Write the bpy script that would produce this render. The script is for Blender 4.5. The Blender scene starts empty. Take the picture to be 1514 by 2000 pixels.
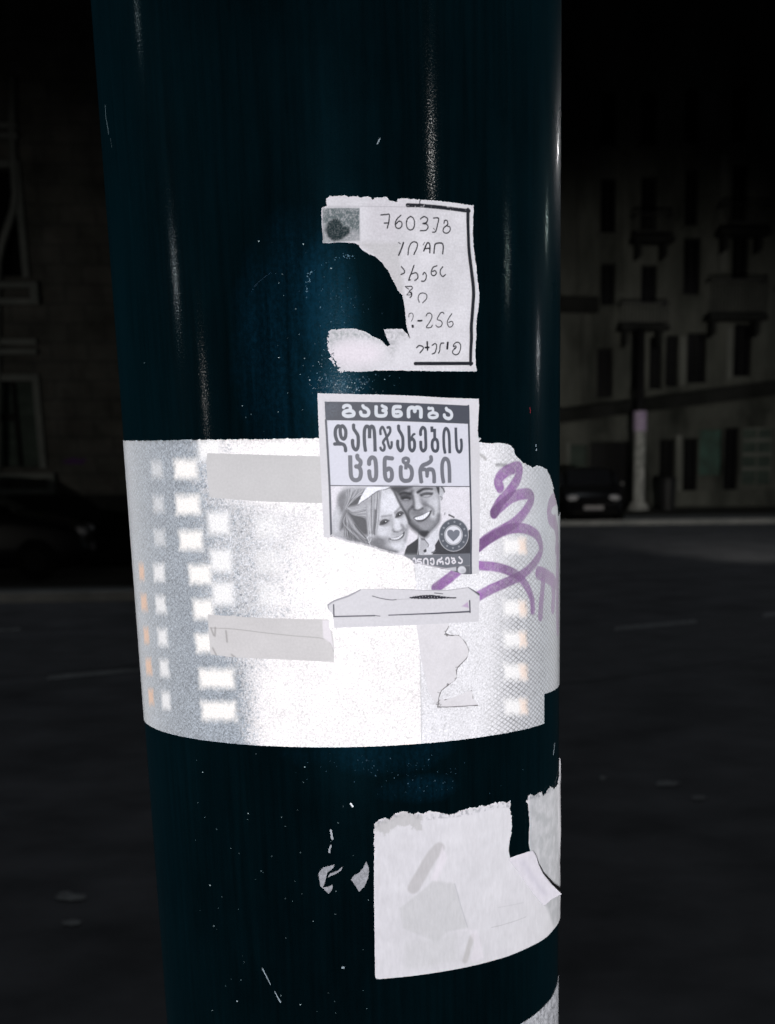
import bpy, bmesh, math, random
import numpy as np
from mathutils import Vector, Matrix

SC = bpy.context.scene
COL = SC.collection
random.seed(7)
RNG = np.random.default_rng(11)

# ------------------------------------------------------------------ camera
FPX, PITCH, ROLL, YAW, SHX, SHY, DIST = 3031.13, 0.2961, -0.0061, 0.0990, 237.35, 797.47, 1.0622
RAD = 0.14                      # radius of the street pole, metres
EYE = 1.90                      # lens height above the near pavement
_cp, _sp, _cy, _sy = math.cos(PITCH), math.sin(PITCH), math.cos(YAW), math.sin(YAW)
CF = np.array([_sy * _cp, _cy * _cp, -_sp])
_R0 = np.array([_cy, -_sy, 0.0]); _U0 = np.cross(_R0, CF)
CR = _R0 * math.cos(ROLL) + _U0 * math.sin(ROLL)
CU = -_R0 * math.sin(ROLL) + _U0 * math.cos(ROLL)
CAMP = np.array([0.0, -DIST, EYE])

cam_data = bpy.data.cameras.new("camera")
cam = bpy.data.objects.new("camera", cam_data); COL.objects.link(cam)
m4 = Matrix.Identity(4)
for i in range(3):
    m4[i][0] = CR[i]; m4[i][1] = CU[i]; m4[i][2] = -CF[i]; m4[i][3] = CAMP[i]
cam.matrix_world = m4
cam_data.sensor_fit = 'VERTICAL'; cam_data.sensor_height = 36.0
cam_data.lens = FPX / 2000 * 36.0
cam_data.shift_x = -SHX / 2000; cam_data.shift_y = SHY / 2000
cam_data.clip_start = 0.05; cam_data.clip_end = 600
cam_data.dof.use_dof = True
cam_data.dof.focus_distance = 0.92
cam_data.dof.aperture_fstop = 15
SC.camera = cam

# ------------------------------------------------------------------ exposure, sky, road fill, flash, street lamps
SC.view_settings.view_transform = 'Standard'
SC.view_settings.look = 'None'
SC.view_settings.exposure = 0; SC.view_settings.gamma = 1
SC.view_settings.use_curve_mapping = False
try:
    SC.cycles.use_denoising = True
    SC.cycles.max_bounces = 6
    SC.cycles.caustics_reflective = False; SC.cycles.caustics_refractive = False
except Exception:
    pass
world = bpy.data.worlds.new("World"); SC.world = world; world.use_nodes = True
wn = world.node_tree.nodes; wl = world.node_tree.links; wn.clear()
wo = wn.new('ShaderNodeOutputWorld'); wb = wn.new('ShaderNodeBackground'); ws = wn.new('ShaderNodeTexSky')
ws.sky_type = 'NISHITA'; ws.sun_disc = False
ws.sun_elevation = math.radians(-9); ws.sun_rotation = math.radians(140)
wb.inputs['Strength'].default_value = 0.05
wl.new(ws.outputs[0], wb.inputs[0]); wl.new(wb.outputs[0], wo.inputs[0])


def lamp(name, kind, loc, energy, color=(1, 1, 1), **kw):
    d = bpy.data.lights.new(name, kind); d.energy = energy; d.color = color
    for k, v in kw.items(): setattr(d, k, v)
    o = bpy.data.objects.new(name, d); COL.objects.link(o); o.location = loc
    return o


def aim(o, direction):
    o.rotation_euler = Vector(direction).to_track_quat('-Z', 'Y').to_euler()


# added dim fill sun, high behind the buildings: lights the roadway, leaves fronts dark
road_fill = lamp("road_fill", 'SUN', (0, 0, 30), 0.22, (0.84, 0.92, 1.0), angle=math.radians(3))
aim(road_fill, (0.05, -0.30, -1))
# the phone's own flash, a few centimetres from the lens
_fl = CAMP - 0.020 * CR - 0.030 * CU
flash = lamp("camera_flash", 'AREA', _fl, 12.9, (1.0, 0.99, 1.0), shape='DISK', size=0.018)
aim(flash, (0, 1, -0.10))


def ray(px):
    px = np.atleast_2d(np.asarray(px, float))
    d = ((px[:, 0:1] - 757 - SHX) / FPX) * CR + (-(px[:, 1:2] - 1000 - SHY) / FPX) * CU + CF
    return d


def on_pole(px, r=RAD):
    """photograph point -> (angle, height) on the pole's surface; outside the outline it clamps to the limb"""
    d = ray(px); c = CAMP
    a = (d[:, :2] ** 2).sum(1); b = (c[:2] * d[:, :2]).sum(1); cc = c[0] ** 2 + c[1] ** 2 - r * r
    disc = np.maximum(b * b - a * cc, 0); t = (-b - np.sqrt(disc)) / a
    p = c + t[:, None] * d
    return np.arctan2(p[:, 0], -p[:, 1]), p[:, 2]


def at_depth(px, py, Y):
    d = ray([[px, py]])[0]
    return CAMP + d * ((Y - CAMP[1]) / d[1])


def at_height(px, py, z):
    d = ray([[px, py]])[0]
    return CAMP + d * ((z - CAMP[2]) / d[2])


# street lamps of the near side, out of the frame: each stands where its glint on the pole says it does
def street_light(px, py, dist, glint, color):
    ph, z = on_pole([[px, py]]); n = np.array([math.sin(ph[0]), -math.cos(ph[0]), 0])
    p = np.array([RAD * n[0], RAD * n[1], z[0]])
    v = p - CAMP; v /= np.linalg.norm(v)
    r = v - 2 * v.dot(n) * n
    r /= np.linalg.norm(r)
    o = lamp("street_light", 'SPOT', p + r * dist, glint * 4 * math.pi * dist * dist, color, shadow_soft_size=0.10 * dist / 20, spot_size=math.pi, spot_blend=0.10)
    aim(o, (0, 0.0001, -1))


for args in [
    (843, 305, 32, 0.030, (1.0, 0.98, 0.95)), (1090, 290, 34, 0.011, (1.0, 0.98, 1.0)), (268, 25, 24, 0.004, (0.75, 0.95, 1.0)),
    (342, 540, 55, 0.016, (0.85, 0.95, 1.0)), (400, 775, 120, 0.045, (1, 0.95, 0.9)),
    (1051, 690, 110, 0.020, (0.9, 0.95, 1.0)), (991, 510, 60, 0.010, (0.8, 1.0, 0.95)), (1068, 440, 50, 0.006, (0.8, 1.0, 0.95)),
]:
    street_light(*args)
# added unseen floods, low and out of the frame, to brighten the house fronts
for loc, to, e in [((-9, 7, 1.25), (-4.6, 27, 1.7), 620), ((7, 22, 1.3), (9, 50, 1.6), 3600)]:
    o = lamp("added_facade_flood", 'SPOT', loc, e, (1.0, 0.97, 0.88), spot_size=math.radians(37), spot_blend=1.0, shadow_soft_size=0.15)
    aim(o, np.array(to) - np.array(loc))

# ------------------------------------------------------------------ materials
_a0, _z0 = on_pole([[690, 1000], [700, 1000]])
PXM = float((_a0[1] - _a0[0]) * RAD / 10)         # metres of pole surface per photograph pixel, seen square on


def lin(c):
    c = np.asarray(c, float) / 255.0
    return np.where(c <= 0.04045, c / 12.92, ((c + 0.055) / 1.055) ** 2.4)


def alb(*rgb):
    """measured print colour -> reflectance (paper white about 0.65)"""
    return lin(rgb) * 0.80


def albw(*rgb):
    """the same for the reflective sheeting, which is near white"""
    return lin(rgb) * 0.77


def new_mat(name):
    m = bpy.data.materials.new(name); m.use_nodes = True
    nt = m.node_tree
    return m, nt, nt.nodes['Principled BSDF']


def N(nt, t, **kw):
    n = nt.nodes.new(t)
    for k, v in kw.items():
        if hasattr(n, k): setattr(n, k, v)
        else: n.inputs[k].default_value = v
    return n


def ramp(nt, fac, stops):
    r = nt.nodes.new('ShaderNodeValToRGB'); nt.links.new(fac, r.inputs[0])
    el = r.color_ramp.elements
    while len(el) < len(stops): el.new(0.5)
    for e, (p, c) in zip(el, stops):
        e.position = p; e.color = (*c, 1) if len(c) == 3 else c
    return r.outputs[0]


def mapping(nt, src, scale):
    mp = nt.nodes.new('ShaderNodeMapping'); mp.inputs['Scale'].default_value = scale
    nt.links.new(src, mp.inputs[0]); return mp.outputs[0]


def mix_mul(nt, a, b, fac=1.0):
    mx = nt.nodes.new('ShaderNodeMix'); mx.data_type = 'RGBA'; mx.blend_type = 'MULTIPLY'
    mx.inputs[0].default_value = fac
    nt.links.new(a, mx.inputs[6]); nt.links.new(b, mx.inputs[7])
    return mx.outputs[2]


def paper_mat(name, rough=0.75, grain=(0.88, 1.06), size=0.0011, bump=0.0, sheen=0.0, spec=0.3, fibre=False):
    m, nt, b = new_mat(name)
    at = N(nt, 'ShaderNodeAttribute', attribute_name='Col'); uv = N(nt, 'ShaderNodeUVMap')
    no = N(nt, 'ShaderNodeTexNoise', Scale=1.0, Detail=3.0, Roughness=0.7)
    k = 1.0 / size
    nt.links.new(mapping(nt, uv.outputs[0], (k, k * (0.25 if fibre else 1), k)), no.inputs['Vector'])
    g = ramp(nt, no.outputs[0], [(0.3, (grain[0],) * 3), (0.7, (grain[1],) * 3)])
    nt.links.new(mix_mul(nt, at.outputs['Color'], g), b.inputs['Base Color'])
    b.inputs['Roughness'].default_value = rough; b.inputs['Specular IOR Level'].default_value = spec
    b.inputs['Diffuse Roughness'].default_value = 1.0
    if sheen:
        b.inputs['Sheen Weight'].default_value = sheen; b.inputs['Sheen Roughness'].default_value = 0.55
    if bump:
        bp = N(nt, 'ShaderNodeBump', Strength=bump, Distance=0.0005)
        nt.links.new(no.outputs[0], bp.inputs['Height']); nt.links.new(bp.outputs[0], b.inputs['Normal'])
    return m


M_PAPER = paper_mat("paper", 0.8, (0.87, 1.05), 0.0012)
M_PRINT = paper_mat("printed_paper", 0.6, (0.95, 1.03), 0.0016)
M_SHEET = paper_mat("torn_white_paper", 0.85, (0.93, 1.04), 0.0022, fibre=True, sheen=0.3)
M_TAPE = paper_mat("masking_tape", 0.55, (0.95, 1.03), 0.0014)
M_BAND = paper_mat("reflective_sheeting", 0.55, (0.80, 1.18), 0.0011, bump=0.5, sheen=0.55, spec=0.4)


def paint_mat():
    m, nt, b = new_mat("dark_green_paint")
    uv = N(nt, 'ShaderNodeUVMap')
    st = N(nt, 'ShaderNodeTexNoise', Scale=1.0, Detail=4.0, Roughness=0.6)
    nt.links.new(mapping(nt, uv.outputs[0], (260, 9, 1)), st.inputs['Vector'])
    cl = N(nt, 'ShaderNodeTexNoise', Scale=1.0, Detail=5.0, Roughness=0.65)
    nt.links.new(mapping(nt, uv.outputs[0], (16, 9, 1)), cl.inputs['Vector'])
    c1 = ramp(nt, st.outputs[0], [(0.30, (0.0003, 0.0020, 0.0027)), (0.75, (0.0005, 0.0037, 0.0053))])
    c2 = ramp(nt, cl.outputs[0], [(0.3, (0.75, 0.75, 0.75)), (0.7, (1.35, 1.3, 1.3))])
    base = mix_mul(nt, c1, c2)
    # the flash's bluish glow on the paint, coloured in as soft hazy patches
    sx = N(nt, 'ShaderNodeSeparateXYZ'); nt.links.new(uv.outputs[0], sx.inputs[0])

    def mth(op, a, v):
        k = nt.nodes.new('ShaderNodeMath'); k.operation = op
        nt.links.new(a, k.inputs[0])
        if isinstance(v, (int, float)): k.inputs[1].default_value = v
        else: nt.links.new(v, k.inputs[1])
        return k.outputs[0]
    glow_streak = ramp(nt, st.outputs[0], [(0.28, (0.35,) * 3), (0.7, (1.25,) * 3)])
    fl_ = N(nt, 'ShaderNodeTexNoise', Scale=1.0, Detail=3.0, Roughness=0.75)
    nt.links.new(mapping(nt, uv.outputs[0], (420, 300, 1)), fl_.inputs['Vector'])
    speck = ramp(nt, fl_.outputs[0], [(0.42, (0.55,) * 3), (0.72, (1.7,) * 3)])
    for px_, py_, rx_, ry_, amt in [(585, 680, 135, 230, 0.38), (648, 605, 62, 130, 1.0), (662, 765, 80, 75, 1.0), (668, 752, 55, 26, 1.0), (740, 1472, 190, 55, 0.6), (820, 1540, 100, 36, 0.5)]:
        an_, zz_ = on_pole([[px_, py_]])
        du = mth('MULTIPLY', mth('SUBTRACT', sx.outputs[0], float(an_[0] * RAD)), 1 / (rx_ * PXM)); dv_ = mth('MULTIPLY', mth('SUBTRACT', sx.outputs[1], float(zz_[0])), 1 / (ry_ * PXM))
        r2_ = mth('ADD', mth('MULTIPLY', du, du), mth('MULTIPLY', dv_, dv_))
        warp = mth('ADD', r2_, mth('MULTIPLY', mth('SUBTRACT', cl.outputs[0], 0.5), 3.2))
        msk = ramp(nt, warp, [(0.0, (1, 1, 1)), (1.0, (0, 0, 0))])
        flash_glow = mix_mul(nt, mix_mul(nt, glow_streak, speck), msk)
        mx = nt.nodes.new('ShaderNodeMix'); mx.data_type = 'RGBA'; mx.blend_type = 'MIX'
        nt.links.new(mth('MULTIPLY', flash_glow, amt), mx.inputs[0]); nt.links.new(base, mx.inputs[6]); mx.inputs[7].default_value = (0.0018, 0.016, 0.031, 1)
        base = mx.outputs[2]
    nt.links.new(base, b.inputs['Base Color'])
    # fine orange-peel and dust in the paint: breaks every highlight into sparkles
    fine = N(nt, 'ShaderNodeTexNoise', Scale=1.0, Detail=1.0, Roughness=0.6)
    nt.links.new(mapping(nt, uv.outputs[0], (1100, 1000, 1)), fine.inputs['Vector'])
    bp = N(nt, 'ShaderNodeBump', Strength=0.07, Distance=0.0003)
    nt.links.new(fine.outputs[0], bp.inputs['Height'])
    nt.links.new(bp.outputs[0], b.inputs['Normal'])
    nt.links.new(bp.outputs[0], b.inputs['Coat Normal'])
    rr = ramp(nt, cl.outputs[0], [(0.3, (0.25,) * 3), (0.7, (0.34,) * 3)])
    nt.links.new(rr, b.inputs['Roughness'])
    b.inputs['Specular IOR Level'].default_value = 0.03
    b.inputs['Diffuse Roughness'].default_value = 1.0
    b.inputs['Sheen Weight'].default_value = 0.012; b.inputs['Sheen Tint'].default_value = (0.05, 0.5, 0.75, 1); b.inputs['Sheen Roughness'].default_value = 0.6
    b.inputs['Specular Tint'].default_value = (0.10, 0.65, 1.0, 1)
    gr_ = N(nt, 'ShaderNodeTexNoise', Scale=1.0, Detail=2.0, Roughness=0.8)
    nt.links.new(mapping(nt, uv.outputs[0], (1300, 900, 1)), gr_.inputs['Vector'])
    nt.links.new(ramp(nt, gr_.outputs[0], [(0.47, (0.02,) * 3), (0.62, (0.62,) * 3)]), b.inputs['Coat Weight'])
    b.inputs['Coat Roughness'].default_value = 0.09
    return m


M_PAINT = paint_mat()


def noise_mat(name, c0, c1, scale=8.0, rough=0.85, spec=0.3, detail=6.0, bump=0.0, stretch=(1, 1, 1), metallic=0.0):
    m, nt, b = new_mat(name)
    tc = N(nt, 'ShaderNodeTexCoord'); no = N(nt, 'ShaderNodeTexNoise', Scale=scale, Detail=detail, Roughness=0.6)
    nt.links.new(mapping(nt, tc.outputs['Object'], stretch), no.inputs['Vector'])
    nt.links.new(ramp(nt, no.outputs[0], [(0.3, c0), (0.72, c1)]), b.inputs['Base Color'])
    b.inputs['Roughness'].default_value = rough; b.inputs['Specular IOR Level'].default_value = spec
    b.inputs['Metallic'].default_value = metallic
    if bump:
        bp = N(nt, 'ShaderNodeBump', Strength=bump, Distance=0.02)
        nt.links.new(no.outputs[0], bp.inputs['Height']); nt.links.new(bp.outputs[0], b.inputs['Normal'])
    return m


def brick_mat(name, c0, c1, mortar, w=0.6, h=0.3):
    m, nt, b = new_mat(name)
    tc = N(nt, 'ShaderNodeTexCoord'); sep = N(nt, 'ShaderNodeSeparateXYZ'); cmb = N(nt, 'ShaderNodeCombineXYZ')
    nt.links.new(tc.outputs['Object'], sep.inputs[0])
    nt.links.new(sep.outputs[0], cmb.inputs[0]); nt.links.new(sep.outputs[2], cmb.inputs[1])
    br = N(nt, 'ShaderNodeTexBrick'); br.inputs['Scale'].default_value = 1.0
    br.inputs['Brick Width'].default_value = w; br.inputs['Row Height'].default_value = h
    br.inputs['Mortar Size'].default_value = 0.02
    br.inputs['Color1'].default_value = (*c0, 1); br.inputs['Color2'].default_value = (*c1, 1); br.inputs['Mortar'].default_value = (*mortar, 1)
    nt.links.new(cmb.outputs[0], br.inputs['Vector'])
    no = N(nt, 'ShaderNodeTexNoise', Scale=1.6, Detail=7.0, Roughness=0.65)
    nt.links.new(tc.outputs['Object'], no.inputs['Vector'])
    g = ramp(nt, no.outputs[0], [(0.3, (0.5,) * 3), (0.7, (1.3,) * 3)])
    nt.links.new(mix_mul(nt, br.outputs[0], g), b.inputs['Base Color'])
    b.inputs['Roughness'].default_value = 0.9; b.inputs['Specular IOR Level'].default_value = 0.2
    return m


M_ASPHALT = noise_mat("asphalt", (0.030, 0.031, 0.036), (0.10, 0.101, 0.112), 1.3, 0.75, 0.35, 9, 0.15)
M_PATCH = noise_mat("old_asphalt_patch", (0.055, 0.057, 0.062), (0.10, 0.10, 0.11), 3.0, 0.8, 0.3, 8)
M_PAVE = noise_mat("paving", (0.06, 0.063, 0.06), (0.13, 0.135, 0.13), 1.2, 0.85, 0.3, 8)
M_KERB = noise_mat("kerb_stone", (0.16, 0.165, 0.165), (0.27, 0.27, 0.27), 2.0, 0.85)
M_MARK = noise_mat("worn_road_paint", (0.08, 0.082, 0.088), (0.34, 0.35, 0.35), 7.0, 0.7, 0.3, 8)
M_STUCCO = noise_mat("stained_stucco", (0.03, 0.033, 0.029), (0.19, 0.195, 0.175), 0.8, 0.9, 0.2, 9, stretch=(1, 1, 0.35))
M_TRIM = noise_mat("pale_trim_stone", (0.13, 0.138, 0.125), (0.26, 0.265, 0.245), 1.5, 0.9, 0.2, 8, stretch=(1, 1, 0.4))
M_CORN = noise_mat("sooty_cornice", (0.012, 0.013, 0.012), (0.035, 0.036, 0.035), 1.0, 0.9, 0.2, 8)
M_VOID = noise_mat("dark_glass", (0.004, 0.004, 0.005), (0.009, 0.009, 0.011), 0.6, 0.25, 0.06)
M_SHUT = noise_mat("green_shutter", (0.035, 0.052, 0.045), (0.09, 0.12, 0.10), 1.4, 0.7, 0.3, 6, stretch=(1, 1, 5))
M_GRAF = noise_mat("sprayed_green", (0.045, 0.06, 0.05), (0.09, 0.20, 0.165), 1.5, 0.7, 0.3, 5)
M_IRON = noise_mat("dark_iron", (0.010, 0.010, 0.011), (0.025, 0.025, 0.028), 4, 0.55, 0.4)
M_STONE = brick_mat("stone_blocks", (0.11, 0.11, 0.10), (0.13, 0.125, 0.115), (0.09, 0.09, 0.085))
M_LTRIM = noise_mat("window_surround", (0.16, 0.175, 0.165), (0.28, 0.29, 0.27), 2.0, 0.9, 0.2, 7)
M_CARP = noise_mat("black_car_paint", (0.004, 0.004, 0.005), (0.008, 0.008, 0.009), 3, 0.35, 0.12)
M_TYRE = noise_mat("tyre_rubber", (0.004, 0.004, 0.004), (0.008, 0.008, 0.008), 9, 0.9, 0.02)
M_RIM = noise_mat("wheel_rim", (0.003, 0.003, 0.003), (0.006, 0.006, 0.006), 6, 0.6, 0.05)
M_LENS = noise_mat("headlamp_lens", (0.22, 0.21, 0.23), (0.5, 0.5, 0.52), 14, 0.35, 0.4)
M_PLATE = noise_mat("number_plate", (0.16, 0.15, 0.16), (0.24, 0.23, 0.24), 10, 0.6, 0.4)
M_PPOST = noise_mat("pasted_posters", (0.20, 0.205, 0.20), (0.74, 0.75, 0.73), 5.0, 0.85, 0.2, 7)
M_PURP = noise_mat("purple_poster", (0.45, 0.30, 0.56), (0.86, 0.76, 0.92), 7.0, 0.8, 0.2, 4, stretch=(1, 1, 2))
M_PSPR = noise_mat("purple_spray", (0.07, 0.03, 0.11), (0.15, 0.07, 0.22), 5.0, 0.9, 0.2)

# ------------------------------------------------------------------ object helpers


def tag(o, label=None, cat=None, group=None, kind=None):
    if label: o['label'] = label
    if cat: o['category'] = cat
    if group: o['group'] = group
    if kind: o['kind'] = kind
    return o


def empty(name, loc):
    o = bpy.data.objects.new(name, None); COL.objects.link(o); o.location = loc; return o


def link_mesh(name, me, mats, parent=None):
    o = bpy.data.objects.new(name, me); COL.objects.link(o)
    for m in (mats if isinstance(mats, (list, tuple)) else [mats]): me.materials.append(m)
    if parent is not None:
        o.parent = parent
        if parent.type == 'EMPTY':      # parts are built in world space; only the thing's Empty carries a location
            o.matrix_parent_inverse = Matrix.Translation(-Vector(parent.location))
    return o


def from_bm(name, bm, mat, parent=None, smooth=False):
    me = bpy.data.meshes.new(name); bm.normal_update(); bm.to_mesh(me); bm.free()
    if smooth:
        for p in me.polygons: p.use_smooth = True
    return link_mesh(name, me, mat, parent)


def box(bm, x0, x1, y0, y1, z0, z1):
    v = [bm.verts.new(p) for p in [(x0, y0, z0), (x1, y0, z0), (x1, y1, z0), (x0, y1, z0), (x0, y0, z1), (x1, y0, z1), (x1, y1, z1), (x0, y1, z1)]]
    for f in [(0, 3, 2, 1), (4, 5, 6, 7), (0, 1, 5, 4), (1, 2, 6, 5), (2, 3, 7, 6), (3, 0, 4, 7)]:
        bm.faces.new([v[i] for i in f])


def bevel(bm, w, seg=1):
    bmesh.ops.bevel(bm, geom=bm.edges[:], offset=w, segments=seg, affect='EDGES', clamp_overlap=True)


def prism_y(bm, pts, y0, y1):
    """polygon given as (x, z) pairs, thickness along y"""
    a = [bm.verts.new((p[0], y0, p[1])) for p in pts]; b = [bm.verts.new((p[0], y1, p[1])) for p in pts]
    n = len(pts); bm.faces.new(a); bm.faces.new(b[::-1])
    for i in range(n): bm.faces.new([a[(i + 1) % n], a[i], b[i], b[(i + 1) % n]])
    bmesh.ops.recalc_face_normals(bm, faces=bm.faces[:])


def tube(bm, pts, r, seg=8):
    rings = []
    for i, p in enumerate(pts):
        p = Vector(p); a = Vector(pts[max(i - 1, 0)]); b = Vector(pts[min(i + 1, len(pts) - 1)])
        t = (b - a).normalized(); s = t.cross(Vector((0, 1, 0)) if abs(t.y) < 0.9 else Vector((1, 0, 0))).normalized(); u = s.cross(t)
        rr = r[i] if isinstance(r, (list, tuple)) else r
        rings.append([bm.verts.new(p + (s * math.cos(k * 2 * math.pi / seg) + u * math.sin(k * 2 * math.pi / seg)) * rr) for k in range(seg)])
    for a, b in zip(rings, rings[1:]):
        for k in range(seg): bm.faces.new([a[k], a[(k + 1) % seg], b[(k + 1) % seg], b[k]])
    bm.faces.new(rings[0][::-1]); bm.faces.new(rings[-1])


# ------------------------------------------------------------------ painting on the pole: a small canvas laid on the curved surface


def value_noise(h, w, cell, octaves=3, seed=0):
    g = np.random.default_rng(seed); out = np.zeros((h, w)); amp = 1.0; tot = 0.0
    for _ in range(octaves):
        gh, gw = int(h / cell) + 3, int(w / cell) + 3
        a = g.random((gh, gw)); y = np.arange(h) / cell; x = np.arange(w) / cell
        yi = y.astype(int); xi = x.astype(int); fy = (y - yi)[:, None]; fx = (x - xi)[None, :]
        fy = fy * fy * (3 - 2 * fy); fx = fx * fx * (3 - 2 * fx)
        v = (a[yi][:, xi] * (1 - fy) * (1 - fx) + a[yi][:, xi + 1] * (1 - fy) * fx + a[yi + 1][:, xi] * fy * (1 - fx) + a[yi + 1][:, xi + 1] * fy * fx)
        out += v * amp; tot += amp; amp *= 0.55; cell = max(1.0, cell / 2.2)
    return out / tot - 0.5


def catmull(p, n=8, closed=False):
    p = np.asarray(p, float)
    if len(p) < 3: return p
    q = np.vstack([p[-1], p, p[0], p[1]]) if closed else np.vstack([2 * p[0] - p[1], p, 2 * p[-1] - p[-2]])
    out = []
    for i in range(1, len(q) - 2):
        t = np.linspace(0, 1, n, endpoint=False)[:, None]
        a, b, c, d = q[i - 1], q[i], q[i + 1], q[i + 2]
        out.append(0.5 * (2 * b + (c - a) * t + (2 * a - 5 * b + 4 * c - d) * t * t + (3 * b - a - 3 * c + d) * t ** 3))
    if not closed: out.append(p[-1:])
    return np.vstack(out)


class Canvas:
    def __init__(self, s0, s1, z0, z1, pitch, base):
        self.s0, self.z1, self.p = s0, z1, pitch
        self.w = int((s1 - s0) / pitch) + 2; self.h = int((z1 - z0) / pitch) + 2
        self.C = np.empty((self.h, self.w, 3)); self.C[:] = base
        self.M = np.zeros((self.h, self.w)); self.L = np.zeros((self.h, self.w), int)
        self.k = PXM / pitch

    @classmethod
    def around(cls, pts, pitch, base, pad=0.002):
        a, z = on_pole(pts); s = a * RAD
        return cls(s.min() - pad, s.max() + pad, z.min() - pad, z.max() + pad, pitch, base)

    def cc(self, pts):
        a, z = on_pole(pts)
        return np.stack([(a * RAD - self.s0) / self.p, (self.z1 - z) / self.p], -1)

    def _box(self, q, m):
        x0 = max(int(q[:, 0].min() - m), 0); x1 = min(int(q[:, 0].max() + m) + 2, self.w)
        y0 = max(int(q[:, 1].min() - m), 0); y1 = min(int(q[:, 1].max() + m) + 2, self.h)
        return x0, x1, y0, y1

    @staticmethod
    def _seg(X, Y, a, b):
        d = b - a; L = d @ d + 1e-12
        t = np.clip(((X - a[0]) * d[0] + (Y - a[1]) * d[1]) / L, 0, 1)
        return np.hypot(X - a[0] - t * d[0], Y - a[1] - t * d[1])

    def f_stroke(self, pts, width, soft=0.9, curve=True, taper=None, butt=False):
        q = self.cc(pts)
        if curve and len(q) > 2: q = catmull(q, 6)
        w = width * self.k; sf = max(soft * self.k, 0.8)
        x0, x1, y0, y1 = self._box(q, w / 2 + sf + 2)
        if x1 <= x0 or y1 <= y0: return None
        D = np.full((y1 - y0, x1 - x0), 1e9)
        n = len(q) - 1
        for i in range(n):
            ww = w / 2 * (1 if taper is None else taper[0] + (taper[1] - taper[0]) * (i + .5) / n)
            a, b = q[i], q[i + 1]; m = w + sf + 3
            bx0 = max(int(min(a[0], b[0]) - m), x0); bx1 = min(int(max(a[0], b[0]) + m) + 2, x1)
            by0 = max(int(min(a[1], b[1]) - m), y0); by1 = min(int(max(a[1], b[1]) + m) + 2, y1)
            if bx1 <= bx0 or by1 <= by0: continue
            X, Y = np.meshgrid(np.arange(bx0, bx1), np.arange(by0, by1))
            s = D[by0 - y0:by1 - y0, bx0 - x0:bx1 - x0]
            dd = self._seg(X, Y, a, b) - ww
            if butt and (i == 0 or i == n - 1):
                d = (b - a) / (np.linalg.norm(b - a) + 1e-9)
                if i == 0: dd = np.maximum(dd, -((X - a[0]) * d[0] + (Y - a[1]) * d[1]))
                if i == n - 1: dd = np.maximum(dd, (X - b[0]) * d[0] + (Y - b[1]) * d[1])
            np.minimum(s, dd, out=s)
        return (x0, x1, y0, y1), np.clip(0.5 - D / sf, 0, 1)

    def f_poly(self, pts, soft=0.9, curve=False, rag=None, raw=False):
        q = np.asarray(pts, float) if raw else self.cc(pts)
        if curve: q = catmull(q, 6, True)
        sf = max(soft * self.k, 0.8)
        x0, x1, y0, y1 = self._box(q, sf + 6)
        if x1 <= x0 or y1 <= y0: return None
        X, Y = np.meshgrid(np.arange(x0, x1), np.arange(y0, y1))
        D = np.full(X.shape, 1e9); ins = np.zeros(X.shape, bool)
        for i in range(len(q)):
            a, b = q[i], q[(i + 1) % len(q)]
            np.minimum(D, self._seg(X, Y, a, b), out=D)
            if a[1] != b[1]:
                c = ((a[1] > Y) != (b[1] > Y)) & (X < (b[0] - a[0]) * (Y - a[1]) / (b[1] - a[1]) + a[0]); ins ^= c
        D = np.where(ins, -D, D)
        if rag is not None: D = D + rag[y0:y1, x0:x1] * self.k
        return (x0, x1, y0, y1), np.clip(0.5 - D / sf, 0, 1)

    def _blend(self, f, col, alpha=1.0, mul=None):
        if f is None: return
        (x0, x1, y0, y1), a = f
        a = a * alpha
        if mul is not None: a = a * mul[y0:y1, x0:x1]
        C = self.C[y0:y1, x0:x1]; C += (np.asarray(col) - C) * a[..., None]

    def stroke(self, pts, width, col, soft=0.9, curve=True, alpha=1.0, taper=None, butt=False):
        self._blend(self.f_stroke(pts, width, soft, curve, taper, butt), col, alpha)

    def poly(self, pts, col, soft=0.9, curve=False, alpha=1.0, rag=None, mul=None):
        self._blend(self.f_poly(pts, soft, curve, rag), col, alpha, mul)

    def ell(self, c, rx, ry, col, soft=0.9, alpha=1.0):
        t = np.linspace(0, 2 * math.pi, 28, endpoint=False)
        self.poly(np.stack([c[0] + rx * np.cos(t), c[1] + ry * np.sin(t)], -1), col, soft, False, alpha)

    def ring(self, c, rx, ry, width, col, soft=0.9):
        t = np.linspace(0, 2 * math.pi, 29)
        self.stroke(np.stack([c[0] + rx * np.cos(t), c[1] + ry * np.sin(t)], -1), width, col, soft, False)

    def mask_add(self, f):
        if f is None: return
        (x0, x1, y0, y1), a = f
        self.M[y0:y1, x0:x1] = np.maximum(self.M[y0:y1, x0:x1], a)

    def mask_cut(self, f):
        if f is None: return
        (x0, x1, y0, y1), a = f
        self.M[y0:y1, x0:x1] = np.minimum(self.M[y0:y1, x0:x1], 1 - a)

    def region(self, f, idx, thr=0.5):
        if f is None: return
        (x0, x1, y0, y1), a = f
        L = self.L[y0:y1, x0:x1]; L[a > thr] = idx

    def noise(self, cell_px, octaves=3, seed=0):
        return value_noise(self.h, self.w, max(cell_px * self.k, 1.0), octaves, seed)

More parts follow.
